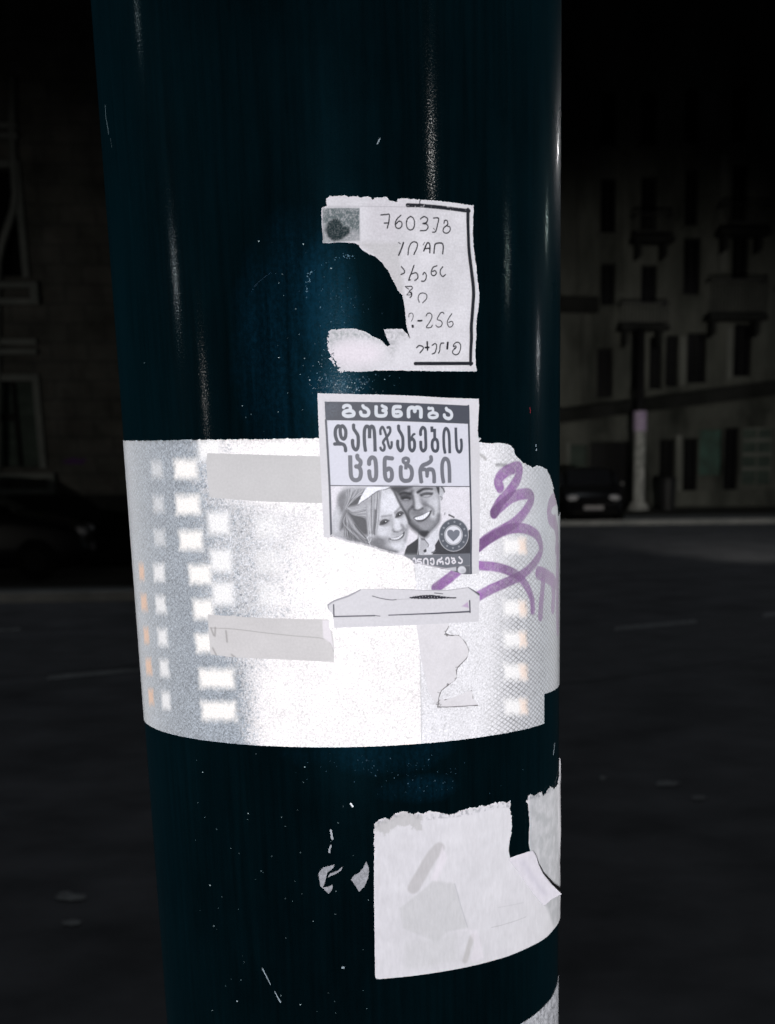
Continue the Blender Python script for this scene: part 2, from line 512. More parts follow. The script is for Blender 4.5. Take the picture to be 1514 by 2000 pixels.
    def mesh(self, name, mats, parent=None, lift=0.0004, base=None, only=None, bulge=None, extra=None):
        """turns the masked canvas into a thin curved sheet on the pole; a rim closes it down to the paint"""
        M = self.M
        q = (M[:-1, :-1] + M[1:, :-1] + M[:-1, 1:] + M[1:, 1:]) / 4 > 0.5
        qa = q.copy()
        if only is not None: q &= (self.L[:-1, :-1] == only)
        r, c = np.nonzero(q)
        if len(r) == 0: return None
        idx = np.full(M.shape, -1, int)
        used = np.zeros(M.shape, bool)
        for dr in (0, 1):
            for dc in (0, 1): used[r + dr, c + dc] = True
        vr, vc = np.nonzero(used); idx[vr, vc] = np.arange(len(vr))
        # slide border vertices onto the drawn outline
        full = np.zeros((M.shape[0] + 1, M.shape[1] + 1), bool); full[1:-1, 1:-1] = qa
        inner = full[:-1, :-1] & full[1:, :-1] & full[:-1, 1:] & full[1:, 1:]
        gy, gx = np.gradient(M); g2 = gx * gx + gy * gy
        d = np.where((~inner) & (g2 > 1e-4), (0.5 - M) / np.maximum(g2, 1e-4), 0)
        dx = np.clip(d * gx, -0.8, 0.8)[vr, vc]; dy = np.clip(d * gy, -0.8, 0.8)[vr, vc]
        s = self.s0 + (vc + dx) * self.p; z = self.z1 - (vr + dy) * self.p
        rr = np.full(len(s), RAD + lift)
        if bulge is not None: rr = rr + bulge[vr, vc]
        a = s / RAD
        co = np.stack([rr * np.sin(a), -rr * np.cos(a), z], -1)
        faces = np.stack([idx[r + 1, c], idx[r + 1, c + 1], idx[r, c + 1], idx[r, c]], -1)
        col = self.C[vr, vc]; uv = np.stack([s, z], -1)
        # rim
        e = np.concatenate([faces[:, [0, 1]], faces[:, [1, 2]], faces[:, [2, 3]], faces[:, [3, 0]]])
        key = np.sort(e, 1); code = key[:, 0].astype(np.int64) * len(vr) + key[:, 1]
        u, first, cnt = np.unique(code, return_index=True, return_counts=True)
        be = e[first[cnt == 1]]
        bb = base if base is not None else 0.0
        bv = np.unique(be); mp = np.full(len(vr), -1, int); mp[bv] = np.arange(len(bv))
        n0 = len(co)
        top = co[bv]; rl = np.full(len(bv), RAD + bb)
        if bulge is not None: rl = rr[bv] - 0.00015
        low = np.stack([rl * np.sin(a[bv]), -rl * np.cos(a[bv]), z[bv]], -1)
        co = np.vstack([co, top, low]); col = np.vstack([col, col[bv], col[bv]]); uv = np.vstack([uv, uv[bv], uv[bv]])
        t = n0 + mp[be]; l = t + len(bv)
        faces = np.vstack([faces, np.stack([t[:, 1], t[:, 0], l[:, 0], l[:, 1]], -1)])
        if extra is not None:
            eco, efa, ecol, euv = extra
            faces = np.vstack([faces, efa + len(co)]); co = np.vstack([co, eco]); col = np.vstack([col, ecol]); uv = np.vstack([uv, euv])
        return raw_mesh(name, co, faces, col, uv, mats, parent)


def raw_mesh(name, co, faces, col, uv, mats, parent=None):
    me = bpy.data.meshes.new(name)
    nv, nf = len(co), len(faces)
    me.vertices.add(nv); me.vertices.foreach_set('co', co.astype(np.float32).ravel())
    me.loops.add(nf * 4); me.loops.foreach_set('vertex_index', faces.astype(np.int32).ravel())
    me.polygons.add(nf); me.polygons.foreach_set('loop_start', np.arange(0, nf * 4, 4, dtype=np.int32))
    me.polygons.foreach_set('use_smooth', np.ones(nf, bool))
    if col is not None:
        at = me.color_attributes.new('Col', 'FLOAT_COLOR', 'POINT')
        at.data.foreach_set('color', np.hstack([col, np.ones((nv, 1))]).astype(np.float32).ravel())
    ul = me.uv_layers.new(name='UVMap')
    ul.data.foreach_set('uv', uv[faces.ravel()].astype(np.float32).ravel())
    me.update(calc_edges=True); me.validate()
    return link_mesh(name, me, mats, parent)


# tracing windows: (x0, y0, zoom)
WA = (630, 770, 9.4625); WB = (770, 770, 8.906); WC = (640, 940, 9.4625); WD = (760, 940, 8.411)
WE = (720, 390, 6.882); WF = (770, 540, 8.906); WG = (620, 370, 5.405); WH = (630, 1130, 4.731)
W4 = (780, 840, 3.124); W5 = (230, 840, 3.124); W6 = (700, 1490, 3.693); W7 = (280, 1400, 3.154); W8 = (920, 500, 4.3474); W2 = (600, 750, 4.0806)


def T(w, pts): return np.asarray(pts, float) / w[2] + np.array([w[0], w[1]])


def line(p, n=12):
    p = np.asarray(p, float); out = []
    for a, b in zip(p, p[1:]): out.append(a + (b - a) * np.linspace(0, 1, n, endpoint=False)[:, None])
    out.append(p[-1:]); return np.vstack(out)


# ================================================================== SETTING
def px_x(px, Y, py=900): return at_depth(px, py, Y)[0]


ROADZ = -0.12
def sheet(name, x0, x1, y0, y1, z, mat, kind='structure'):
    bm = bmesh.new(); v = [bm.verts.new(p) for p in [(x0, y0, z), (x1, y0, z), (x1, y1, z), (x0, y1, z)]]; bm.faces.new(v)
    return tag(from_bm(name, bm, mat), kind=kind)


road = sheet('road', -120, 120, -40, 160, ROADZ, M_ASPHALT)
bm = bmesh.new(); box(bm, -30, 30, -12, 2.2, ROADZ - 0.05, 0.0); tag(from_bm('near_pavement', bm, M_PAVE), kind='structure')
bm = bmesh.new(); box(bm, -40, -0.3, 21.6, 29, ROADZ - 0.05, 0.0); tag(from_bm('left_pavement', bm, M_PAVE), kind='structure')
bm = bmesh.new(); box(bm, -40, -0.3, 21.3, 21.597, ROADZ - 0.05, 0.012); tag(from_bm('left_kerb', bm, M_KERB), kind='structure')
bm = bmesh.new(); box(bm, 0.3, 60, 41.5, 56, ROADZ - 0.05, 0.0); tag(from_bm('far_pavement', bm, M_PAVE), kind='structure')
bm = bmesh.new(); box(bm, 0.3, 60, 41.2, 41.497, ROADZ - 0.05, 0.012); tag(from_bm('far_kerb', bm, M_KERB), kind='structure')


def road_quad(name, pts, z, mat):
    bm = bmesh.new(); v = [bm.verts.new(at_height(x, y, z)) for x, y in pts]; bm.faces.new(v)
    bmesh.ops.recalc_face_normals(bm, faces=bm.faces[:])
    o = from_bm(name, bm, mat); o['kind'] = 'structure'; return o


road_quad('asphalt_strip', [(1060, 1128), (1600, 1098), (1600, 1080), (1060, 1108)], ROADZ + 0.004, M_PATCH)
road_quad('asphalt_strip', [(1040, 1345), (1650, 1262), (1650, 1180), (1040, 1238)], ROADZ + 0.004, M_PATCH)
road_quad('asphalt_strip', [(-200, 1350), (330, 1290), (330, 1240), (-200, 1262)], ROADZ + 0.004, M_PATCH)
for q in [[(1200, 1231), (1362, 1217), (1358, 1210), (1203, 1224)], [(1490, 1205), (1640, 1190), (1636, 1184), (1492, 1198)],
          [(90, 1328), (330, 1306), (330, 1300), (96, 1319)], [(-120, 1240), (40, 1231), (40, 1227), (-120, 1235)]]:
    road_quad('lane_marking', q, ROADZ + 0.008, M_MARK)


def blot(px, py, rx, ry, seed):
    g = random.Random(seed); bm = bmesh.new(); vs = []
    for k in range(16):
        a = k / 16 * 2 * math.pi; r = g.uniform(0.6, 1.15)
        vs.append(bm.verts.new(at_height(px + rx * r * math.cos(a), py - ry * r * math.sin(a), ROADZ + 0.008)))
    bm.faces.new(vs); bmesh.ops.recalc_face_normals(bm, faces=bm.faces[:])
    o = from_bm('road_paint_spot', bm, M_MARK); o['kind'] = 'structure'


for i, a in enumerate([(1304, 1530, 26, 6), (1364, 1558, 16, 5), (135, 1751, 30, 10), (140, 1801, 24, 6), (1178, 1520, 6, 5)]): blot(*a, i)

# ------------------------------------------------------------------ right-hand corner building across the junction
YR = 50.0
def fz(y, Y=YR): return at_depth(1250, y, Y)[2]
def fx(x, y=900, Y=YR): return at_depth(x, y, Y)[0]


def wall_with_holes(name, x0, x1, z0, z1, holes, y0, y1, mat, parent):
    xs = sorted({x0, x1, *[h[0] for h in holes], *[h[1] for h in holes]}); zs = sorted({z0, z1, *[h[2] for h in holes], *[h[3] for h in holes]})
    nx, nz = len(xs) - 1, len(zs) - 1
    solid = [[not any(h[0] < (xs[i] + xs[i + 1]) / 2 < h[1] and h[2] < (zs[j] + zs[j + 1]) / 2 < h[3] for h in holes) for j in range(nz)] for i in range(nx)]
    bm = bmesh.new(); cache = {}
    def V(i, j, y):
        k = (i, j, y)
        if k not in cache: cache[k] = bm.verts.new((xs[i], y, zs[j]))
        return cache[k]
    for i in range(nx):
        for j in range(nz):
            if not solid[i][j]: continue
            bm.faces.new([V(i, j, y0), V(i + 1, j, y0), V(i + 1, j + 1, y0), V(i, j + 1, y0)])
            bm.faces.new([V(i, j, y1), V(i, j + 1, y1), V(i + 1, j + 1, y1), V(i + 1, j, y1)])
            for di, dj, ea, eb in ((-1, 0, (0, 0), (0, 1)), (1, 0, (1, 1), (1, 0)), (0, -1, (1, 0), (0, 0)), (0, 1, (0, 1), (1, 1))):
                a, b = i + di, j + dj
                if 0 <= a < nx and 0 <= b < nz and solid[a][b]: continue
                p, q = (i + ea[0], j + ea[1]), (i + eb[0], j + eb[1])
                bm.faces.new([V(*p, y0), V(*q, y0), V(*q, y1), V(*p, y1)])
    bmesh.ops.recalc_face_normals(bm, faces=bm.faces[:])
    return from_bm(name, bm, mat, parent)


bR = empty('apartment_building', (14, YR, 0))
tag(bR, 'dim stucco apartment building with dark windows, balconies and shopfronts across the junction', 'building')
opens = []   # (px x0,x1,y0,y1, kind)
for q in [(1113, 1147, 868, 942, 'shutter'), (1152, 1228, 862, 984, 'door'), (1288, 1318, 858, 932, 'window'), (1334, 1362, 856, 984, 'door'),
          (1366, 1410, 840, 929, 'sprayed'), (1414, 1441, 836, 984, 'door'), (1449, 1512, 836, 948, 'shop'), (1530, 1590, 836, 984, 'door'),
          (1166, 1197, 680, 776, 'window'), (1236, 1258, 658, 760, 'window'), (1268, 1293, 658, 760, 'window'), (1300, 1324, 655, 755, 'window'), (1342, 1380, 650, 748, 'window'), (1433, 1468, 632, 735, 'window'), (1520, 1555, 620, 725, 'window'),
          (1173, 1202, 515, 596, 'window'), (1252, 1283, 518, 594, 'window'), (1335, 1368, 464, 575, 'window'), (1430, 1462, 455, 545, 'window'), (1520, 1552, 450, 560, 'window'),
          (1173, 1203, 350, 455, 'window'), (1252, 1283, 345, 450, 'window'), (1338, 1364, 330, 440, 'window'), (1430, 1460, 320, 430, 'window'),
          (1173, 1203, 180, 285, 'window'), (1252, 1283, 178, 283, 'window'), (1338, 1364, 170, 278, 'window'), (1430, 1460, 168, 275, 'window')]:
    x0, x1, y0, y1, k = q
    opens.append((fx(x0, (y0 + y1) / 2), fx(x1, (y0 + y1) / 2), max(fz(y1), 0.02 if k == 'door' else 0.1), fz(y0), k))
TOPR = 19.5
wall_with_holes('wall', 0.9, 19, -0.1, TOPR, [o[:4] for o in opens], YR, YR + 0.5, M_STUCCO, bR)
bm = bmesh.new(); box(bm, 0.95, 18.95, YR + 0.503, YR + 9, -0.1, TOPR - 0.05); from_bm('rear_block', bm, M_VOID, bR)
for (x0, x1, z0, z1, k) in opens:
    nm = {'window': 'window', 'door': 'doorway', 'shutter': 'shutter', 'sprayed': 'shutter', 'shop': 'shop_window'}[k]
    bm = bmesh.new(); box(bm, x0 + 0.004, x1 - 0.004, YR + 0.22, YR + 0.26, z0 + 0.004, z1 - 0.004)
    pane = from_bm(nm, bm, {'shutter': M_SHUT, 'sprayed': M_GRAF, 'shop': M_SHUT}.get(k, M_VOID), bR)
    if k in ('window', 'door', 'shop'):
        bm = bmesh.new(); t = 0.05
        box(bm, x0 + 0.006, x0 + t, YR + 0.15, YR + 0.217, z0 + 0.006, z1 - 0.006); box(bm, x1 - t, x1 - 0.006, YR + 0.15, YR + 0.217, z0 + 0.006, z1 - 0.006)
        box(bm, x0 + t + 0.002, x1 - t - 0.002, YR + 0.15, YR + 0.217, z1 - t, z1 - 0.006); xm = (x0 + x1) / 2
        box(bm, xm - 0.02, xm + 0.02, YR + 0.16, YR + 0.217, z0 + 0.006, z1 - t - 0.002)
        if k == 'shop':
            for j in range(1, 4): box(bm, x0 + t + 0.003, x1 - t - 0.003, YR + 0.10, YR + 0.148, z0 + (z1 - z0) * j / 4, z0 + (z1 - z0) * j / 4 + 0.10)
        from_bm('frame', bm, M_CORN if k != 'shop' else M_TRIM, pane)
    if k == 'window':
        bm = bmesh.new(); box(bm, x0 - 0.1, x1 + 0.1, YR - 0.12, YR - 0.003, z0 - 0.12, z0 - 0.01); from_bm('sill', bm, M_STUCCO, pane)


def facade_piece(name, pts, y0, y1, mat, parent, Y=YR):
    bm = bmesh.new(); prism_y(bm, [(at_depth(x, y, Y)[0], at_depth(x, y, Y)[2]) for x, y in pts], y0, y1)
    return from_bm(name, bm, mat, parent)


facade_piece('cornice', [(1040, 806), (1620, 731), (1620, 758), (1040, 833)], YR - 0.7, YR - 0.004, M_CORN, bR)
facade_piece('fascia', [(1040, 836), (1620, 761), (1620, 792), (1040, 862)], YR - 0.12, YR - 0.006, M_STUCCO, bR)
facade_piece('string_course', [(1040, 580), (1167, 583), (1167, 612), (1040, 610)], YR - 0.35, YR - 0.004, M_CORN, bR)
for a in [(1105, 1113, 864, 984), (1320, 1330, 850, 984), (1136, 1163, 615, 786), (1326, 1339, 657, 754), (1418, 1429, 640, 742), (1368, 1390, 385, 460), (1213, 1230, 300, 570), (1405, 1420, 300, 530), (1128, 1160, 330, 575)]:
    facade_piece('pilaster', [(a[0], a[2]), (a[1], a[2]), (a[1], a[3]), (a[0], a[3])], YR - 0.1, YR - 0.005, M_TRIM if a[1] - a[0] < 16 else M_STUCCO, bR)
facade_piece('plinth', [(1262, 960), (1600, 952), (1600, 986), (1262, 986)], YR - 0.25, YR - 0.125, M_STUCCO, bR)


def balcony(x0, x1, ys, yt):
    z0, z1 = fz(ys), fz(yt); X0, X1 = fx(x0, ys), fx(x1, ys)
    bm = bmesh.new(); box(bm, X0, X1, YR - 1.1, YR - 0.004, z0 - 0.14, z0)
    b = from_bm('balcony', bm, M_CORN, bR)
    bm = bmesh.new()
    box(bm, X0 + 0.03, X1 - 0.03, YR - 1.08, YR - 1.04, z1 - 0.05, z1)
    n = int((X1 - X0) / 0.11)
    for i in range(n + 1):
        x = X0 + 0.05 + (X1 - X0 - 0.1) * i / n; box(bm, x - 0.012, x + 0.012, YR - 1.07, YR - 1.05, z0 + 0.002, z1 - 0.052)
    for s in (X0 + 0.035, X1 - 0.065): box(bm, s, s + 0.03, YR - 1.037, YR - 0.01, z1 - 0.05, z1)
    from_bm('railing', bm, M_IRON, b)
    for s in (X0 + 0.15, X1 - 0.3):
        bm = bmesh.new(); prism_y(bm, [(s, z0 - 0.143), (s + 0.15, z0 - 0.143), (s + 0.15, z0 - 0.5), (s, z0 - 0.62)], YR - 0.7, YR - 0.006)
        from_bm('bracket', bm, M_CORN, b)


balcony(1203, 1296, 640, 596); balcony(1372, 1484, 620, 550); balcony(1228, 1305, 470, 425); balcony(1395, 1490, 455, 405)

# ------------------------------------------------------------------ left-hand stone building
YL = 27.0
bL = empty('stone_building', (-8, YL, 0))
tag(bL, 'dark stone block building with a pale framed window beside the pole', 'building')
lx = lambda x, y=830: at_depth(x, y, YL)[0]
lz = lambda y: at_depth(60, y, YL)[2]
LH = [(lx(-60), lx(72), lz(912), lz(745)), (lx(-420), lx(-280), lz(912), lz(745)), (lx(-60), lx(72), lz(540), lz(330)), (lx(-420), lx(-280), lz(540), lz(330))]
wall_with_holes('wall', -19, -0.9, -0.1, 16, LH, YL, YL + 0.6, M_STONE, bL)
bm = bmesh.new(); box(bm, -18.9, -0.95, YL + 0.604, YL + 10, -0.1, 15.9); from_bm('rear_block', bm, M_VOID, bL)
for i, (x0, x1, z0, z1) in enumerate(LH):
    bm = bmesh.new(); box(bm, x0 + 0.003, x1 - 0.003, YL + 0.30, YL + 0.34, z0 + 0.003, z1 - 0.003)
    wdw = from_bm('window', bm, M_VOID if i > 1 else M_SHUT, bL)
    t = 0.11
    bm = bmesh.new()
    box(bm, x0 - t, x0 - 0.004, YL - 0.10, YL - 0.003, z0 - 0.02, z1 + t); box(bm, x1 + 0.004, x1 + t, YL - 0.10, YL - 0.003, z0 - 0.02, z1 + t)
    box(bm, x0 - 0.002, x1 + 0.002, YL - 0.10, YL - 0.003, z1 + 0.004, z1 + t)
    from_bm('surround', bm, M_LTRIM, wdw)
    bm = bmesh.new()
    zt = z0 - 0.10
    box(bm, x0 - 0.2, x1 + 0.24, YL - 0.2, YL - 0.003, zt - 0.09, zt); box(bm, x0 - 0.2, x1 + 0.24, YL - 0.2, YL - 0.003, zt - 0.34, zt - 0.25)
    box(bm, x1 + 0.12, x1 + 0.24, YL - 0.2, YL - 0.003, zt - 0.248, zt - 0.092); box(bm, x0 - 0.2, x0 - 0.08, YL - 0.2, YL - 0.003, zt - 0.248, zt - 0.092)
    from_bm('sill', bm, M_LTRIM, wdw)
    bm = bmesh.new(); box(bm, x0 - 0.15, x1 + 0.13, YL - 0.16, YL - 0.003, z1 + 0.42, z1 + 0.50); box(bm, x0 - 0.15, x1 + 0.13, YL - 0.12, YL - 0.003, z1 + 0.57, z1 + 0.66)
    from_bm('lintel', bm, M_LTRIM, wdw)
    if i < 2:
        bm = bmesh.new(); xm = x0 + (x1 - x0) * 0.66
        box(bm, xm - 0.03, xm + 0.03, YL + 0.2, YL + 0.297, z0 + 0.01, z1 - 0.01); box(bm, x0 + 0.01, xm - 0.033, YL + 0.2, YL + 0.297, z1 - 0.62, z1 - 0.5)
        from_bm('mullion', bm, M_CORN, wdw)
facade_piece('plinth', [(-500, 972), (260, 966), (260, 1100), (-500, 1100)], YL - 0.09, YL - 0.004, M_CORN, bL, YL)
bm = bmesh.new(); g = random.Random(4); vs = []
for k in range(18):
    a = k / 18 * 2 * math.pi; p = at_depth(147 + 26 * g.uniform(.6, 1.1) * math.cos(a), 901 + 7 * g.uniform(.6, 1.2) * math.sin(a), YL - 0.006); vs.append(bm.verts.new(p))
bm.faces.new(vs); bmesh.ops.recalc_face_normals(bm, faces=bm.faces[:]); from_bm('spray_tag', bm, M_PSPR, bL)
bm = bmesh.new()
tube(bm, [at_depth(x, y, YL - 0.1) for x, y in [(24, 150), (24, 270), (27, 330), (30, 380), (26, 410), (16, 440), (4, 475), (-4, 510), (-6, 600), (-6, 1090)]], 0.06, 10)
dp = from_bm('drainpipe', bm, M_LTRIM, bL, True)

# ------------------------------------------------------------------ small things in the street


def car(name, label, loc, rz, group, length=4.0, scale=1.0):
    root = empty(name, loc); root.rotation_euler = (0, 0, rz)
    tag(root, label, 'car', group)
    def put(nm, bm, mat, par=root, smooth=False):
        me = bpy.data.meshes.new(nm); bm.normal_update(); bm.to_mesh(me); bm.free()
        for p in me.polygons: p.use_smooth = smooth
        me.materials.append(mat); o = bpy.data.objects.new(nm, me); COL.objects.link(o); o.parent = par; return o
    # stations along x: (x, half width, z bottom, z belt, z top, half width at top)
    S = [(-2.0, .70, .38, .72, .80, .62), (-1.9, .80, .25, .86, .98, .68), (-1.55, .84, .22, .92, 1.28, .64), (-1.1, .86, .20, .94, 1.42, .62), (-.3, .86, .20, .94, 1.46, .62),
         (.35, .86, .20, .93, 1.38, .62), (.95, .85, .20, .92, 1.0, .66), (1.45, .83, .21, .86, .92, .68), (1.85, .79, .25, .74, .80, .62), (2.0, .66, .34, .60, .66, .52)]
    bm = bmesh.new(); rings = []
    for x, w, zb, zl, zt, wt in S:
        pts = [(-w * .86, zb), (-w, zb + .12), (-w, zl * .75), (-w * .97, zl), (-wt, zt - .04), (-wt * .72, zt), (wt * .72, zt), (wt, zt - .04), (w * .97, zl), (w, zl * .75), (w, zb + .12), (w * .86, zb)]
        rings.append([bm.verts.new((x, a, b)) for a, b in pts])
    for a, b in zip(rings, rings[1:]):
        for k in range(12): bm.faces.new([a[k], a[(k + 1) % 12], b[(k + 1) % 12], b[k]])
    bm.faces.new(rings[0]); bm.faces.new(rings[-1][::-1]); bmesh.ops.recalc_face_normals(bm, faces=bm.faces[:])
    bmesh.ops.subdivide_edges(bm, edges=bm.edges[:], cuts=1, use_grid_fill=True, smooth=0.25)
    put('body', bm, M_CARP, smooth=True)
    for sy in (-1, 1):
        bm = bmesh.new(); prism_y(bm, [(-1.35, .97), (-1.0, 1.36), (-.3, 1.40), (.3, 1.32), (.82, .98)], sy * .70, sy * .80 if sy > 0 else sy * .80)
        put('side_window', bm, M_VOID)
        bm = bmesh.new(); box(bm, .62, .8, sy * .9 - .07, sy * .9 + .07, .98, 1.10); bevel(bm, .02); put('wing_mirror', bm, M_CARP)
        bm = bmesh.new(); bmesh.ops.create_uvsphere(bm, u_segments=14, v_segments=8, radius=1, matrix=Matrix.Translation((1.90, sy * .56, .70)) @ Matrix.Diagonal((.12, .17, .085, 1))); put('headlight', bm, M_LENS, smooth=True)
        for wx in (-1.22, 1.25):
            bm = bmesh.new(); bmesh.ops.create_cone(bm, cap_ends=True, segments=24, radius1=.31, radius2=.31, depth=.19, matrix=Matrix.Translation((wx, sy * .77, .31)) @ Matrix.Rotation(math.pi / 2, 4, 'X')); bevel(bm, .02)
            t = put('wheel', bm, M_TYRE)
            bm = bmesh.new(); bmesh.ops.create_cone(bm, cap_ends=True, segments=20, radius1=.19, radius2=.17, depth=.03, matrix=Matrix.Translation((wx, sy * .875, .31)) @ Matrix.Rotation(math.pi / 2, 4, 'X')); put('rim', bm, M_RIM, t)
    bm = bmesh.new(); prism_y(bm, [(.98, .99), (.40, 1.385), (.38, 1.40), (.99, 1.02)], -.6, .6); put('windscreen', bm, M_VOID)
    bm = bmesh.new(); box(bm, 1.98, 2.03, -.26, .26, .40, .51); put('number_plate', bm, M_PLATE)
    bm = bmesh.new(); box(bm, 1.95, 2.02, -.6, .6, .30, .36); put('bumper_trim', bm, M_RIM)
    return root


gx, gy = at_height(1158, 1026, ROADZ)[:2]
car('parked_car', 'black parked car facing the camera with pale headlights, half behind the pole', (gx + 0.12, gy + 2.0, ROADZ), -math.pi / 2 - 0.05, 'dark cars parked across the junction')
gx = at_depth(176, 1080, 23.6)[0]
car('parked_car', 'black parked car seen side on with one pale headlight below the framed window', (gx - 2.1, 24.3, 0.0), 0.06, 'dark cars parked across the junction')

# pale bollard at the kerb
p = at_height(2, 1108, 0)
bm = bmesh.new(); bmesh.ops.create_cone(bm, cap_ends=True, segments=20, radius1=.16, radius2=.12, depth=.75, matrix=Matrix.Translation((p[0], p[1], .375))); bevel(bm, .025, 2)
tag(from_bm('bollard', bm, M_STUCCO, smooth=False), 'pale round stone bollard at the kerb in front of the stone building', 'bollard')
# low dark planter beside the side-on car
p = at_height(228, 1104, 0)
pl = empty('planter', (p[0], p[1], 0)); tag(pl, 'low black planter box by the kerb between the side-on car and the pole', 'planter')
bm = bmesh.new(); box(bm, p[0] - .42, p[0] + .6, p[1], p[1] + .5, 0, .52); bevel(bm, .03); from_bm('box', bm, M_IRON, pl)
bm = bmesh.new(); box(bm, p[0] - .46, p[0] + .64, p[1] - .04, p[1] + .54, .523, .58); bevel(bm, .015); from_bm('rim', bm, M_IRON, pl)
# litter bin near the far pole
p = at_height(1303, 997, 0)
lb = empty('litter_bin', (p[0], p[1], 0)); tag(lb, 'dark upright litter bin on the pavement beside the poster-covered pole', 'litter bin')
bm = bmesh.new(); bmesh.ops.create_cone(bm, cap_ends=True, segments=20, radius1=.22, radius2=.26, depth=.9, matrix=Matrix.Translation((p[0], p[1], .47))); from_bm('drum', bm, M_IRON, lb)
bm = bmesh.new(); bmesh.ops.create_uvsphere(bm, u_segments=16, v_segments=8, radius=.27, matrix=Matrix.Translation((p[0], p[1], .93)) @ Matrix.Diagonal((1, 1, .45, 1))); from_bm('lid', bm, M_IRON, lb, True)
# distant pole with posters
p = at_height(1247, 996, 0); YP = p[1]
fp = empty('street_pole', (p[0], YP, 0)); tag(fp, 'distant grey pole pasted with posters, purple one on top, before the apartment building', 'pole')
bm = bmesh.new(); tube(bm, [(p[0], YP, 0.0), (p[0], YP, .25), (p[0], YP, 5.2)], [.17, .15, .12], 20); from_bm('shaft', bm, M_PAINT if False else M_IRON, fp, True)
zt = at_depth(1250, 842, YP)[2]; zu = at_depth(1250, 803, YP)[2]
def sleeve(z0, z1, r, seg=24):
    bm = bmesh.new(); a = []; b = []
    for k in range(seg):
        t = 2 * math.pi * k / seg; a.append(bm.verts.new((p[0] + r * math.cos(t), YP + r * math.sin(t), z0))); b.append(bm.verts.new((p[0] + r * math.cos(t), YP + r * math.sin(t), z1)))
    for k in range(seg): bm.faces.new([a[k], a[(k + 1) % seg], b[(k + 1) % seg], b[k]])
    return bm
from_bm('poster_wrap', sleeve(.26, zt - .004, .178), M_PPOST, fp, True)
from_bm('purple_poster', sleeve(zt, zu, .205), M_PURP, fp, True)
bm = bmesh.new(); bmesh.ops.create_cone(bm, cap_ends=True, segments=20, radius1=.34, radius2=.24, depth=.24, matrix=Matrix.Translation((p[0], YP, .12))); from_bm('base', bm, M_PPOST, fp)

# ================================================================== THE POLE
ZC = EYE
zs = np.concatenate([np.linspace(0, 1.2, 4), np.linspace(1.3, 2.5, 60), np.linspace(2.6, 7.0, 8)])
na = 384
A_, Z_ = np.meshgrid(np.linspace(-math.pi, math.pi, na + 1), zs)
co = np.stack([RAD * np.sin(A_), -RAD * np.cos(A_), Z_], -1).reshape(-1, 3)
uv = np.stack([A_ * RAD, Z_], -1).reshape(-1, 2)
i0 = (np.arange(len(zs) - 1)[:, None] * (na + 1) + np.arange(na)[None, :]).ravel()
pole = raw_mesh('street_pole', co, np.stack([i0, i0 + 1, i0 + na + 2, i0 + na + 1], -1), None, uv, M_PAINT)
tag(pole, 'large dark green painted steel pole covered with torn papers and a wide reflective band', 'pole')

# ------------------------------------------------------------------ reflective band (+ graffiti)
ZB, ZT = EYE - 0.1710, EYE + 0.0053
AMAX = math.radians(101)
b = Canvas(-AMAX * RAD, AMAX * RAD, ZB - 0.004, ZT + 0.004, 0.00036, albw(163, 171, 181))
n1 = b.noise(7, 4, 1); n2 = b.noise(60, 3, 2); n3 = b.noise(3, 2, 3)
tops = T(W8, [(60, 1580), (150, 1592), (240, 1588), (320, 1600), (360, 1640), (366, 1680), (430, 1750), (480, 1775), (520, 1800), (560, 1780), (600, 1790), (640, 1815), (670, 1880), (700, 1980)])
tops2 = T(W4, [(925, 330), (945, 400), (962, 470)])
sz = lambda s, z: ((s - b.s0) / b.p, (b.z1 - z) / b.p)
lim = lambda y, extra: sz((on_pole([[1088, y]])[0][0] + extra) * RAD, on_pole([[1088, y]])[1][0])
c_t = b.cc(tops); c_t2 = b.cc(tops2)
left_edge = -AMAX * RAD
c_notch = b.cc([(1062, 1413), (1062, 1356)])
raw = [sz(left_edge - .01, ZT), sz(on_pole([[300, 861]])[0][0] * RAD, ZT - .0006), sz(0, ZT), sz(0.085, ZT), *c_t, *c_t2, lim(1010, .02), lim(1000, .3), lim(1000, 1.2), lim(1342, 1.2), lim(1342, .05),
       b.cc([(1088, 1343)])[0], c_notch[1], c_notch[0], sz(0.09, ZB), sz(0, ZB), sz(left_edge - .01, ZB)]
b.mask_add(b.f_poly(raw, 1.6, rag=n1 * 3.2 * np.clip((np.arange(b.h) < b.h * .3)[:, None], 0.0, 1) + n3 * .6, raw=True))
W = albw(255, 252, 254)
# white paper layer in the middle of the band
ii, jj = np.meshgrid(np.arange(b.h), np.arange(b.w), indexing='ij')
s_of = b.s0 + jj * b.p; z_of = b.z1 - ii * b.p
def band_s(px, y=1150): return on_pole([[px, y]])[0][0] * RAD
_zy = [on_pole([[500, y]])[1][0] for y in (860, 975, 1010, 1190, 1290, 1330, 1450)]
_l = np.interp(-z_of, [-v for v in _zy], [band_s(x) for x in (392, 396, 400, 402, 425, 448, 455)])
_r = np.interp(-z_of, [-v for v in _zy], [band_s(x) for x in (470, 500, 590, 600, 520, 500, 500)])
fade = np.clip((s_of - _l) / (_r - _l) + n3 * 1.2 + n1 * .25 + n2 * .15, 0, 1)
b.poly([(360, 850), (640, 850), (640, 1000), (806, 1060), (812, 1130), (821, 1290), (823, 1462), (360, 1462)], W, 1.0, mul=fade)
